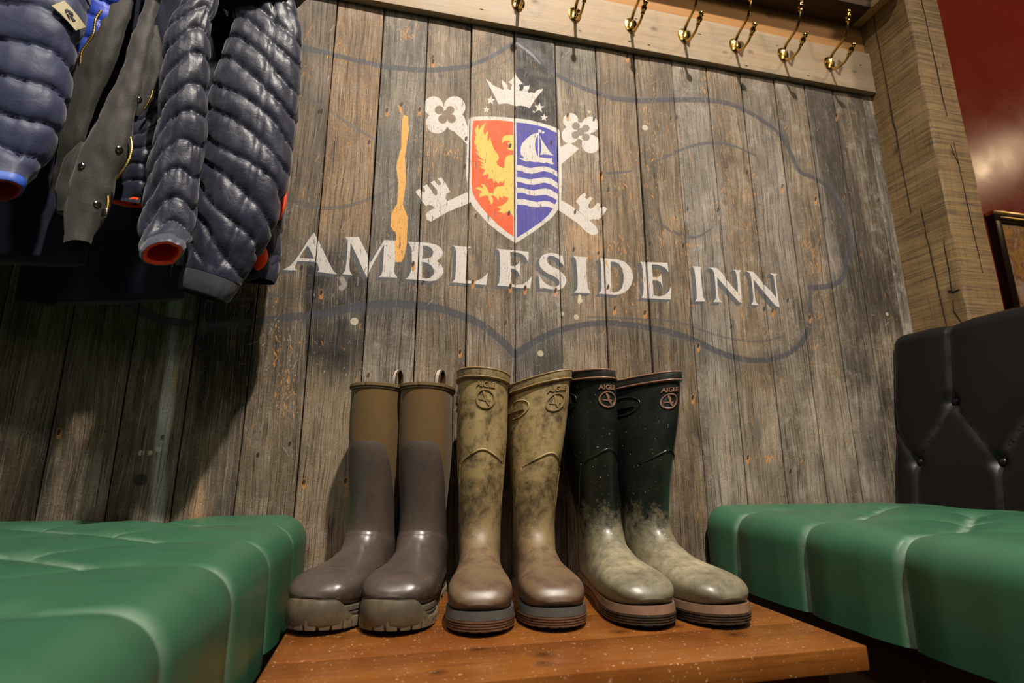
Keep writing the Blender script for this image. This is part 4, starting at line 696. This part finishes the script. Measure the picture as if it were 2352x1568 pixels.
def muck(label, loc, yaw, twist, lean, mats, group):
    neo, rub, mid, out, bind, webm = mats; t = thing('neoprene_boot', label, 'boot', loc, yaw, group); bt = Boot(MUCK, twist, lean, 0, .008, 0., .012)
    th = np.linspace(0, 2*np.pi, 72, endpoint=False); G = bt.skin(0, 7.4, 80); mb = MB().grid(G, True); mb.grid(bt.skin(0, 2.2, 14, off=-.0035)[::-1], True); mb.build('shaft', neo, t)
    # rubber shell: its upper edge is high on the shin and drops to the ankle at the sides
    ang = np.abs((th+np.pi) % (2*np.pi)-np.pi); edge = np.interp(ang, [0, .42, .62, .8, 1.0, 1.25, 1.6, 2.0, 2.5, np.pi], [1.98, 1.97, 2.02, 2.2, 2.7, 3.5, 4.5, 5.2, 5.5, 5.6]); rows = []
    for k in np.linspace(0, 1, 110):
        tt = edge+(bt.n-1-edge)*k; over = .0006+.0022*sstep(0, .012, k)+.0016*sstep(5.9, 6.1, tt)+.0014*np.exp(-((tt-12.25)/.16)**2)*(np.cos(th) > -.2); rows.append(bt.S(th, tt, over))
    mb = MB().grid(rows, True); mb.f.append(tuple(range(len(rows)*72-72, len(rows)*72))); mb.build('rubber_shell', rub, t)
    for k, (tt, r, m2, lf) in enumerate(((-.02, .0034, bind, .001), (.10, .0030, bind, .0012), (.20, .0009, webm, .0005))):
        r_ = MB(); thc = np.linspace(0, 2*np.pi, 73); bt.rod(r_, thc, np.full(73, tt), r, lf); r_.build(('binding', 'binding', 'stitching')[k], m2, t)
    # pull loop at the back of the rim
    P, _, _, n = bt.frame(np.array([math.pi-.12]), np.array([.05])); P = P[0]; n = n[0]; ax = np.array([.8, -.62, 0.]); ax /= np.linalg.norm(ax); lat = np.cross(ax, [0, 0, 1.]); a = np.linspace(-.25*math.pi, 1.25*math.pi, 26); rows = []
    for k, q in enumerate(a): c = P+np.array([0, .002, .030])+lat*.0085*math.cos(q)+np.array([0, 0, 1.])*.024*math.sin(q); rn = lat*math.cos(q)+np.array([0, 0, 1.])*math.sin(q); rows.append([c-ax*.009-rn*.0008, c+ax*.009-rn*.0008, c+ax*.009+rn*.0008, c-ax*.009+rn*.0008])
    lp = MB().grid(rows, True, True).build('pull_loop', bind, t, True, 40); rows = [[r_[3]+(r_[3]-r_[0])*.5+(r_[2]-r_[3])*.22, r_[2]+(r_[3]-r_[0])*.5-(r_[2]-r_[3])*.22] for r_ in map(lambda q: [np.array(x) for x in q], rows)]; MB().grid(rows).build('loop_tape', webm, lp)
    # midsole and outsole with rising toe bumper
    side = lambda f: .5+.5*np.cos(np.clip((f-.10)/.05, -1, 1)*math.pi)
    mid_r = rings(bt, [(.002, lambda f, x: .029+.016*sstep(.10, .03, f)), (.0048, lambda f, x: .028+.016*sstep(.10, .03, f)), (.0056, lambda f, x: .0225), (.0040, lambda f, x: .0205), (.0058, lambda f, x: .0185), (.0054, lambda f, x: .015), (.004, .011)], 120); MB().grid(mid_r, True, True).build('midsole', mid, t, True, 45)
    top = lambda f, x: .014+.024*sstep(.200, .256, f-1.1*np.clip(x, 0, 1))+.012*sstep(.05, .0, f)
    or_ = rings(bt, [(.0005, lambda f, x: top(f, x)+.0012), (.0045, lambda f, x: top(f, x)), (.0066, lambda f, x: top(f, x)*.86), (.0078, lambda f, x: top(f, x)*.6), (.0076, .0065), (.0055, .0030)], 120); MB().grid(or_, True, True).build('outsole', out, t, True, 50)
    oo = outline(bt, .0022, 34)
    for k2 in range(34):
        f, x = oo[k2]; hgt = .0095+.004*float(sstep(.22, .265, f)); g = MB().box(-.0078, .0078, -.006, .0048, -.001, hgt, .0020); d = oo[(k2+1) % 34]-oo[k2-1]; ang_ = math.atan2(d[1], d[0]); V4 = np.array(g.v)
        V4 = np.stack([x+V4[:, 0]*math.sin(ang_)-V4[:, 1]*math.cos(ang_)*.9, -f-(V4[:, 0]*math.cos(ang_)+V4[:, 1]*math.sin(ang_)), V4[:, 2]], 1); g.v = [tuple(p) for p in bt.deform(V4)]; g.build('tread_lug', out, t, True, 40)
    rb = MB(); k = np.linspace(0, 1, 22)
    for sg in (-1, 1): rb = MB(); bt.rod(rb, sg*np.interp(k, [0, .5, 1], [1.62, 1.36, 1.08]), np.interp(k, [0, .5, 1], [6.3, 9.0, 11.8]), np.r_[np.linspace(.0004, .0017, 5), np.full(12, .0017), np.linspace(.0017, .0004, 5)], .0030); rb.build('heel_rib', rub, t)
    return t
NEO = plain('tan_neoprene', lin(98, 76, 44), .85, 0, .2, 30, .10, .2, 900, 0, .08)
mm = lambda *a, **k: mat_rubber(*a, **k)
M_SHELL = mm('brown_rubber', lin(80, 69, 63), lin(70, 61, 56), lin(150, 128, 96), .0, .085, .5, (.32, .7), .15)
M_MID = mm('grey_brown_foam', lin(92, 84, 70), lin(78, 72, 62), lin(132, 114, 84), -.02, .03, .5, (.5, .8), .1); M_OUT = mm('muddy_outsole', lin(92, 80, 62), lin(64, 56, 46), lin(150, 132, 98), -.01, .05, .8, (.55, .85), .3)
M_BIND = plain('brown_binding', lin(92, 74, 50), .8, 0, .2, 200, .2); M_TAPE = plain('pale_tape', lin(206, 192, 182), .8, 0, .2)
SET_M = (NEO, M_SHELL, M_MID, M_OUT, M_BIND, M_TAPE)
M_OLIVE = mm('muddy_olive_rubber', lin(82, 70, 50), lin(112, 96, 66), lin(164, 142, 96), -.05, .02, .4, (.36, .75), .2, lin(88, 66, 56), 15., .80); M_OLB = mm('olive_rim_rubber', lin(74, 66, 50), lin(100, 86, 58), lin(158, 134, 88), 0, .1, .2, (.5, .7), .2, None, 50., .5)
M_FOXG = mm('grey_foxing', lin(74, 72, 70), lin(88, 84, 78), lin(140, 124, 96), -.01, .03, .4, (.4, .7), .3); M_SOLB = mm('brown_sole', lin(112, 78, 58), lin(84, 62, 50), lin(140, 116, 88), -.02, .02, .5, (.4, .7), .3); M_MUDLOGO = mm('muddy_moulding', lin(150, 124, 82), lin(124, 102, 68), lin(176, 152, 104), 0, .1, .1, (.4, .6), 0)
M_BLK = mm('black_green_rubber', lin(20, 25, 22), lin(32, 34, 29), lin(160, 150, 122), .03, .255, .66, (.26, .6), .9, None, 17.); M_BLKB = mm('black_rim_rubber', lin(26, 28, 26), lin(40, 40, 36), lin(120, 110, 84), 0, .1, .1, (.35, .6), .3)
M_FOXB = mm('tan_foxing', lin(138, 108, 88), lin(112, 88, 72), lin(168, 146, 114), -.02, .03, .3, (.35, .65), .2); M_SOLK = mm('black_sole', lin(48, 42, 36), lin(70, 58, 46), lin(122, 108, 84), -.02, .02, .5, (.4, .7), .4); M_COPPER = mm('copper_brown_moulding', lin(136, 100, 80), lin(112, 82, 66), lin(160, 130, 100), 0, .02, .1, (.3, .5), 0)
R = math.radians
SET_O = (M_OLIVE, M_OLB, M_FOXG, M_SOLB, M_MUDLOGO); SET_K = (M_BLK, M_BLKB, M_FOXB, M_SOLK, M_COPPER)
def place(T, yaw, L=.3025): return (T[0]-L*math.sin(yaw), T[1]+L*math.cos(yaw), BZ+.0006)
g1, g2, g3 = 'brown neoprene boots', 'mud-caked olive wellington boots', 'black-green wellington boots'
muck('tan neoprene boot with brown rubber foot, leftmost, its toe beside the left green seat', place((-.098, -.318), R(-20), .30), R(-20), R(-2), (.0, .004), SET_M, g1)
muck('tan neoprene boot with brown rubber foot, second boot from the left', place((.014, -.347), R(-15), .30), R(-15), R(-4), (.0, .006), SET_M, g1)
welly('mud-caked olive rubber boot facing straight forward, third boot from the left', place((.141, -.386), R(-9)), R(-9), R(2), (.004, .016), SET_O, g2, .03, 0, 1, -.10)
welly('mud-caked olive rubber boot with its shaft twisted right, fourth boot from the left', place((.258, -.390), R(-6)), R(-6), R(33), (.008, .014), SET_O, g2, -.32, .10, .975, .20)
welly('black-green rubber boot with dusty toe, second boot from the right', place((.396, -.414), R(-5), .327), R(-5), R(27), (-.036, .022), SET_K, g3, -.22,   .26, (1.03, 1.08, 1.005), -.06, .86)
welly('black-green rubber boot with dusty toe, rightmost boot, beside the right green seat', place((.517, -.436), R(3), .327), R(3), R(24), (.012, .030), SET_K, g3, -.38, .24, (1.03, 1.08, .995), .08, .86)
# ------------------------------------------------------------------ coats hanging at the left end of the rail
def mat_cloth(name, col, col2, rough, nscale=8., weave=0., sheen=.3, spec=.35, wr=.25, crinkle=60.):
    m = NT(name); v = m.coord(); c = m.mix(m.noise(v, nscale, 5, .6), col, col2); h = m.noise(v, crinkle, 5, .6, .5)
    if weave: h = m.math('ADD', m.math('MULTIPLY', h, .6), m.math('MULTIPLY', m.noise(m.mapv(v, (900, 900, 260)), 1, 2), weave)); c = m.mix(m.math('MULTIPLY', m.noise(m.mapv(v, (700, 700, 160)), 1, 2), .5), c, tuple(x*1.5 for x in col2))
    m.bump(h, wr, .003); return m.fin(c, rough, 0, spec, 0, sheen)
M_NAVY = mat_cloth('navy_ripstop', lin(21, 24, 43), lin(29, 33, 54), .42, sheen=.2, wr=.5, crinkle=45); M_GREYB = mat_cloth('slate_blue_ripstop', lin(40, 47, 78), lin(50, 58, 92), .5, sheen=.25, wr=.4, crinkle=40); M_COBALT = mat_cloth('cobalt_nylon', lin(30, 60, 190), lin(60, 96, 220), .42)
M_WAX = mat_cloth('waxed_cotton', lin(40, 38, 35), lin(56, 53, 48), .62, 12, .5, .15, .3, .35, 26.); M_ORANGE = plain('orange_lining', lin(236, 62, 14), .45, 0, .4, 60, .2, .3, 120); M_BLKC = mat_cloth('black_cloth', lin(13, 13, 16), lin(20, 20, 26), .8, 8, .2, .05, .2); M_NVC = mat_cloth('dark_navy_cloth', lin(22, 24, 40), lin(28, 30, 50), .75, 8, .2, .1, .2)
M_REDL = plain('red_lining', lin(150, 26, 22), .6); M_BLUEP = plain('blue_cuff_tape', lin(44, 88, 190), .5); M_ZIP = plain('gold_zip', lin(176, 150, 84), .3, .9, .5, 400, .4); M_SNAP = plain('snap_metal', lin(160, 156, 150), .2, 1.)
def body_path(pts):     # (px, py, half width px, Y) -> centre points, half widths in metres
    P = np.array([at_y(a, b, y) for a, b, w, y in pts]); w = np.array([q[2]*depth_at(p)/FPX for q, p in zip(pts, P)]); return P, w
def sleeve(name, pts, mat, parent, bands=0, amp=.010, tilt=0., chev=0., groove=None, depth=.62, wr=.004, nth=64, nper=16, seed=1, rings_n=None, apex=0., cap=(True, False), sup=2.):
    """padded tube; th = 0 to the right, 90 degrees towards the viewer. Stitch lines pinch it 'bands' times"""
    P, w = body_path(pts); n = rings_n or max(60, bands*nper); u = np.linspace(0, 1, n); tt0 = np.linspace(0, len(pts)-1, 400); cc = catmull(P, tt0); arc = np.r_[0, np.cumsum(np.linalg.norm(np.diff(cc, axis=0), axis=1))]; t = np.interp(u*arc[-1], arc, tt0); C0 = catmull(P, t); W = catmull(w[:, None], t)[:, 0]; T = np.gradient(C0, axis=0); T /= np.linalg.norm(T, axis=1)[:, None]
    L = np.cross(T, [0, 1., 0]); L /= np.linalg.norm(L, axis=1)[:, None]; Dp = np.cross(L, T)
    if Dp[n//2][1] > 0: Dp = -Dp
    th = np.linspace(0, 2*np.pi, nth, endpoint=False); ct, st = np.cos(th), np.sin(th); X = np.sign(ct)*np.abs(ct)**(2/sup); Yv = np.sign(st)*np.abs(st)**(2/sup); rows = np.zeros((n, nth, 3)); dd = depth if np.ndim(depth) else np.full(n, depth)
    for i in range(n):
        base = C0[i]+W[i]*(X[:, None]*L[i]+dd[i]*Yv[:, None]*Dp[i]); nrm = X[:, None]*L[i]*dd[i]+Yv[:, None]*Dp[i]; nrm /= np.linalg.norm(nrm, axis=1)[:, None]; d = np.zeros(nth)
        if bands:
            wob = .16*mnoise.noise((u[i]*bands*.9, seed*3.1, 0)); ph = bands*u[i]+wob-tilt*X*.5-chev*(np.sqrt((X-apex)**2+.06)-.245)*np.where(Yv > -.2, 1, .3)+.10*np.sin(3*th+u[i]*9+seed); fr = np.abs((ph % 1)-.5)*2; env = sstep(0, .04, u[i])*sstep(1, .97, u[i]); d += (amp*np.sqrt(np.maximum(1-fr**2.6, 0))-amp)*env; near = fr**4; gat = np.array([mnoise.noise((th[j]*16, u[i]*bands*.55+seed, 2.)) for j in range(nth)]); d += amp*.42*gat*(.25+fr**2)*env
            if groove is not None: gx = np.exp(-((X-groove)/.05)**2)*(Yv > 0); d -= amp*.8*gx*env; near = np.maximum(near, gx)
        else: near = np.zeros(nth)
        if wr:
            for j in range(nth):
                q = base[j]; a = mnoise.noise((q[0]*26+seed, q[1]*26, q[2]*11)); b2 = mnoise.noise((q[0]*85, q[1]*85+seed, q[2]*34)); d[j] += wr*(a+.45*b2*(1+1.2*near[j]))
        rows[i] = base+nrm*d[:, None]
    mb = MB().grid(rows, True)
    if cap[0]: mb.f.append(tuple(range(nth)))
    if cap[1]: mb.f.append(tuple(range((n-1)*nth, n*nth)))
    o = mb.build(name, mat, parent); return o, rows, C0, W, L, Dp, T
def inner(name, rows, T, mat, parent, k=.90, deep=.06, rim=None, rim_mat=None):   # open end: rolled rim and lining going back up inside
    e = rows[-1]; c = e.mean(0); t = T[-1]
    mb = MB().grid(np.array([c+(e-c)*.985, c+(e-c)*k+t*.001, c+(e-c)*k-t*deep*.5, c+(e-c)*k*.8-t*deep]), True); n = e.shape[0]; mb.f.append(tuple(range(3*n, 4*n))); return mb.build(name, mat, parent)
def cuff(name, rows, T, mat, parent, length, k=.97, k2=.9):
    e = rows[-1]; c = e.mean(0); t = T[-1]; R_ = np.array([c+(e-c)*1.0-t*.012, c+(e-c)*(k+.03), c+(e-c)*k+t*length*.4, c+(e-c)*k2+t*length, c+(e-c)*(k2-.06)+t*(length+.002)]); MB().grid(R_, True).build(name, mat, parent); return R_
HG = 'coats hanging on the rail'
def pt(px, py, Y): return at_y(px, py, Y)
# black coats closest to the wall
t = thing('long_coat', 'long black coat hanging lowest, its dark navy hem ending below the others', 'coat', (0, 0, 0), 0, HG)
sleeve('coat_body', [(380,-120,40,-.05), (350,-20,90,-.085), (330,150,115,-.09), (300,300,120,-.09), (285,450,122,-.09), (275,600,132,-.085), (275,690,133,-.08)], M_NVC, t, depth=.26, wr=.006, seed=4, rings_n=90, cap=(True, True), sup=2.6)
sleeve('coat_sleeve', [(250,-60,40,-.09), (210,200,52,-.095), (160,420,50,-.10), (110,580,44,-.10), (82,695,38,-.10)], M_BLKC, t, depth=.6, wr=.005, seed=9, rings_n=80, cap=(True, True))
t = thing('dark_coat', 'dark slate coat at far left, its straight hem showing below the padded sleeve', 'coat', (0, 0, 0), 0, HG)
sleeve('coat_body', [(60,-130,60,-.06), (60,-20,130,-.16), (55,150,150,-.17), (50,320,150,-.17), (40,480,145,-.16), (30,600,140,-.15)], M_NVC, t, depth=.30, wr=.006, seed=14, rings_n=90, cap=(True, True), sup=2.6)
# royal blue padded jacket
t = thing('blue_jacket', 'bright cobalt blue padded jacket squeezed between the grey coat and the slate sleeve', 'jacket', (0, 0, 0), 0, HG)
sleeve('jacket_body', [(262,-130,30,-.07), (240,-40,55,-.19), (222,40,50,-.20), (206,100,44,-.20), (192,160,36,-.19), (180,215,26,-.18)], M_COBALT, t, 11, .008, depth=.7, wr=.003, seed=21, cap=(True, True))
# slate blue padded jacket, far left, nearest the viewer
t = thing('slate_padded_jacket', 'slate blue padded jacket at the far left with a cream patch on its sleeve', 'jacket', (0, 0, 0), 0, HG)
o, rows, C0, W, L, Dp, T = sleeve('sleeve', [(100,-170,70,-.10), (90,-60,98,-.27), (84,0,100,-.29), (70,60,100,-.30), (55,107,100,-.30), (40,200,99,-.30), (26,270,96,-.30), (12,340,88,-.30), (-6,392,72,-.31), (-12,424,58,-.32)], M_GREYB, t, 13, .010, tilt=.35, depth=.62, wr=.0035, seed=31)
R_ = cuff('cuff_tape', rows, T, M_BLUEP, t, .010, 1.0, .97); inner('lining', R_[-1:], T, M_REDL, t, .86, .05)
def on_surface(rows, i, j, uv, lift):    # small patch following the padded surface
    n = rows.shape[1]; P = rows[i, j]; a = rows[i, (j-3) % n]-rows[i, (j+3) % n]; a /= np.linalg.norm(a); b = rows[max(i-6, 0), j]-rows[min(i+6, len(rows)-1), j]; b /= np.linalg.norm(b); nn = np.cross(a, b); nn /= np.linalg.norm(nn)
    if nn[1] > 0: nn = -nn
    c0 = rows[i].mean(0); return [P+a*u+b*v+nn*lift*1.0-nn*(u*u)*9 for u, v in uv], nn
def nearest(rows, px, py):
    best = None
    for i in range(len(rows)):
        for j in range(rows.shape[1]//2+1):
            c = MAT @ (rows[i, j]-[0, -DW, ZC]); d = (1176+FPX*c[0]/c[2]-px)**2+(784+FPX*c[1]/c[2]-py)**2
            if best is None or d < best[0]: best = (d, i, j)
    return best[1], best[2]
def pill(px, py, w, h, ang, mat, name, parent, lift, rows, ring=None):
    i, j = nearest(rows, px, py); ca, sa = math.cos(ang), math.sin(ang); uv = ring if ring else [(-w, -h), (-w/3, -h), (w/3, -h), (w, -h), (w, h), (w/3, h), (-w/3, h), (-w, h)]; uv = [(u*ca-v*sa, u*sa+v*ca) for u, v in uv]
    lo, nn = on_surface(rows, i, j, uv, lift-.002); hi, _ = on_surface(rows, i, j, uv, lift); n = len(uv); mb = MB(); mb.add(np.vstack([lo, hi]), [tuple(range(n, 2*n)), tuple(range(n))[::-1]]+[(a, (a+1) % n, n+(a+1) % n, n+a) for a in range(n)]); return mb.build(name, mat, parent, False)
pa = pill(159, 42, .0205, .0115, -.55, plain('cream_patch', lin(196, 184, 150), .8), 'sleeve_patch', t, .0075, rows)
for ring in ([(-.009,.003), (-.002,.0065), (.002,.004), (-.003,.0005), (-.006,.0025), (-.005,-.0035), (-.009,-.001)], [(.000,-.001), (.008,-.004), (.009,.001), (.006,.0005), (.0035,-.001), (.002,.003)], [(-.003,-.004), (.004,-.0065), (.003,-.0035), (-.002,-.0015)]): pill(159, 42, 0, 0, -.55, plain('patch_print', lin(60, 58, 66), .8), 'patch_mark', pa, .0085, rows, ring)
# waxed jacket
t = thing('waxed_jacket', 'dark grey waxed jacket with brass zips and snaps, hanging unzipped', 'jacket', (0, 0, 0), 0, HG)
o, rowsA, *_ = sleeve('front_panel', [(322,-130,14,-.08), (306,-40,18,-.20), (287,0,19,-.205), (256,60,28,-.21), (233,107,34,-.21), (197,200,33,-.21), (172,280,28,-.21), (158,330,25,-.21), (131,400,10,-.20), (118,450,5,-.19)], M_WAX, t, depth=.55, wr=.004, seed=41, rings_n=110, cap=(True, True))
o, rows, C0, W, L, Dp, T = sleeve('sleeve', [(366,-130,16,-.08), (360,-40,16,-.24), (349,10,14,-.25), (335,60,19,-.26), (318,107,22,-.265), (294,200,25,-.27), (274,260,33,-.27), (252,330,42,-.27), (222,400,42,-.27), (199,480,40,-.27), (183,535,32,-.272), (179,562,27,-.275)], M_WAX, t, depth=.66, wr=.0055, seed=47, rings_n=150)
inner('lining', rows, T, M_BLKC, t, .9, .06); MB().grid(np.array([rows[-1].mean(0)+(rows[-i]-rows[-1].mean(0)-0*T[-1])*1.03 for i in (12, 9, 4, 1)]), True).build('cuff_band', M_WAX, t)
sleeve('flap', [(352,60,10,-.20), (350,130,20,-.21), (338,190,24,-.21), (322,240,18,-.21), (312,270,6,-.21)], M_WAX, t, depth=.45, wr=.004, seed=51, rings_n=60, cap=(True, True))
sleeve('gusset', [(196,330,14,-.235), (176,370,24,-.24), (160,430,24,-.24), (150,490,16,-.24)], M_WAX, t, depth=.6, wr=.006, seed=53, rings_n=60, cap=(True, True))
def zipline(pts, name, parent):
    P = np.array([pt(a, b, y) for a, b, y in pts]); q = catmull(P, np.linspace(0, len(P)-1, 60)); mb = MB().tube(q, .0022+.0005*np.sin(np.arange(60)*2.6), 7); return mb.build(name, M_ZIP, parent)
zipline([(300,315,-.282), (303,340,-.285), (295,370,-.288), (280,395,-.288), (266,412,-.286)], 'zip', t); z2 = zipline([(248,450,-.292), (248,470,-.294), (243,490,-.294)], 'zip', t); zipline([(352,205,-.235), (346,225,-.237), (332,250,-.236)], 'zip', t); zipline([(233,25,-.225), (220,44,-.226), (215,75,-.226), (201,100,-.225), (187,120,-.225), (184,152,-.222)], 'zip', t)
pz = pt(241, 487, -.302); MB().box(pz[0]-.004, pz[0]+.004, pz[1]-.002, pz[1]+.002, pz[2]-.009, pz[2]+.006, .0015).build('zip_pull', M_SNAP, z2)
for a, b in ((273, 345), (222, 472), (187, 383), (320, 232)):
    i, j = nearest(rows if b != 232 else rows, a, b); P = rows[i, j]; nn = P-rows[i].mean(0); nn /= np.linalg.norm(nn); MB().lathe([(.0058, -.002), (.0058, .0016), (.0045, .003), (.0015, .0024), (.0002, .0022)], P, nn, 14).build('snap', M_SNAP, t)
# navy padded jacket with orange lining
t = thing('navy_padded_jacket', 'navy padded jacket with orange lining, rightmost coat on the rail', 'jacket', (0, 0, 0), 0, HG)
sleeve('jacket_body', [(560,-120,40,-.06), (575,-30,84,-.12), (575,50,106,-.13), (574,130,112,-.13), (563,270,112,-.13), (548,410,108,-.13), (538,520,106,-.13), (527,600,108,-.13), (520,632,104,-.13)], M_NAVY, t, 14, .007, tilt=.8, depth=.34, wr=.003, seed=61, cap=(True, False), sup=2.4)
o, rows, C0, W, L, Dp, T = sleeve('sleeve', [(600,-90,40,-.10), (603,-20,62,-.19), (613,60,74,-.205), (602,130,84,-.21), (587,220,93,-.21), (574,320,95,-.21), (560,411,97,-.21), (542,480,93,-.21), (522,545,84,-.21), (501,600,72,-.21), (486,634,62,-.21)], M_NAVY, t, 15, .0085, tilt=1.9, groove=.30, depth=.46, wr=.0042, seed=67, nth=80)
R_ = cuff('cuff', rows, T, mat_cloth('navy_knit_cuff', lin(44, 44, 54), lin(54, 54, 64), .7, 30), t, .036, .95, .86); inner('lining', R_[-1:], T, M_BLKC, t, .9, .05)
o, rows, C0, W, L, Dp, T = sleeve('sleeve', [(490,-90,26,-.10), (474,-35,32,-.24), (457,20,37,-.26), (440,60,43,-.265), (431,100,48,-.27), (424,200,50,-.27), (419,290,51,-.27), (410,340,52,-.27), (398,400,54,-.27), (386,495,56,-.272), (380,545,54,-.285), (376,572,49,-.318)], M_NAVY, t, 15, .0085, tilt=-.5, chev=.8, apex=.45, depth=.66, wr=.0038, seed=71, nth=80)
R_ = cuff('cuff', rows, T, mat_cloth('slate_cuff', lin(40, 46, 62), lin(72, 78, 94), .42, 40), t, .014, 1.0, .93); inner('lining', R_[-1:], T, M_ORANGE, t, .80, .07)
o, rows, C0, W, L, Dp, T = sleeve('front_panel', [(352,160,16,-.20), (345,250,28,-.205), (322,350,42,-.21), (303,420,45,-.21), (292,468,42,-.21)], M_NAVY, t, 8, .006, tilt=-1.0, depth=.36, wr=.004, seed=77); inner('lining', rows, T, M_ORANGE, t, .86, .012)
sleeve('pocket_lining', [(657,405,2,-.165), (653,440,7,-.166), (647,475,8,-.166), (641,505,2,-.165)], M_ORANGE, t, depth=.5, wr=0, rings_n=30, cap=(True, True))
sleeve('hem_lining', [(602,562,6,-.165), (598,585,17,-.166), (594,606,14,-.166), (590,620,4,-.165)], M_ORANGE, t, depth=.5, wr=0, rings_n=30, cap=(True, True))
sleeve('hem', [(430,636,8,-.135), (480,640,12,-.14), (560,632,14,-.145), (612,612,14,-.14), (636,590,9,-.13)], M_NVC, t, depth=1., wr=.001, rings_n=50, cap=(True, True))
sleeve('hood', [(450,-40,20,-.16), (510,-22,38,-.21), (580,-16,44,-.22), (640,-22,42,-.20), (700,-34,22,-.14)], M_BLKC, t, depth=1., wr=.008, seed=81, rings_n=60, cap=(True, True))
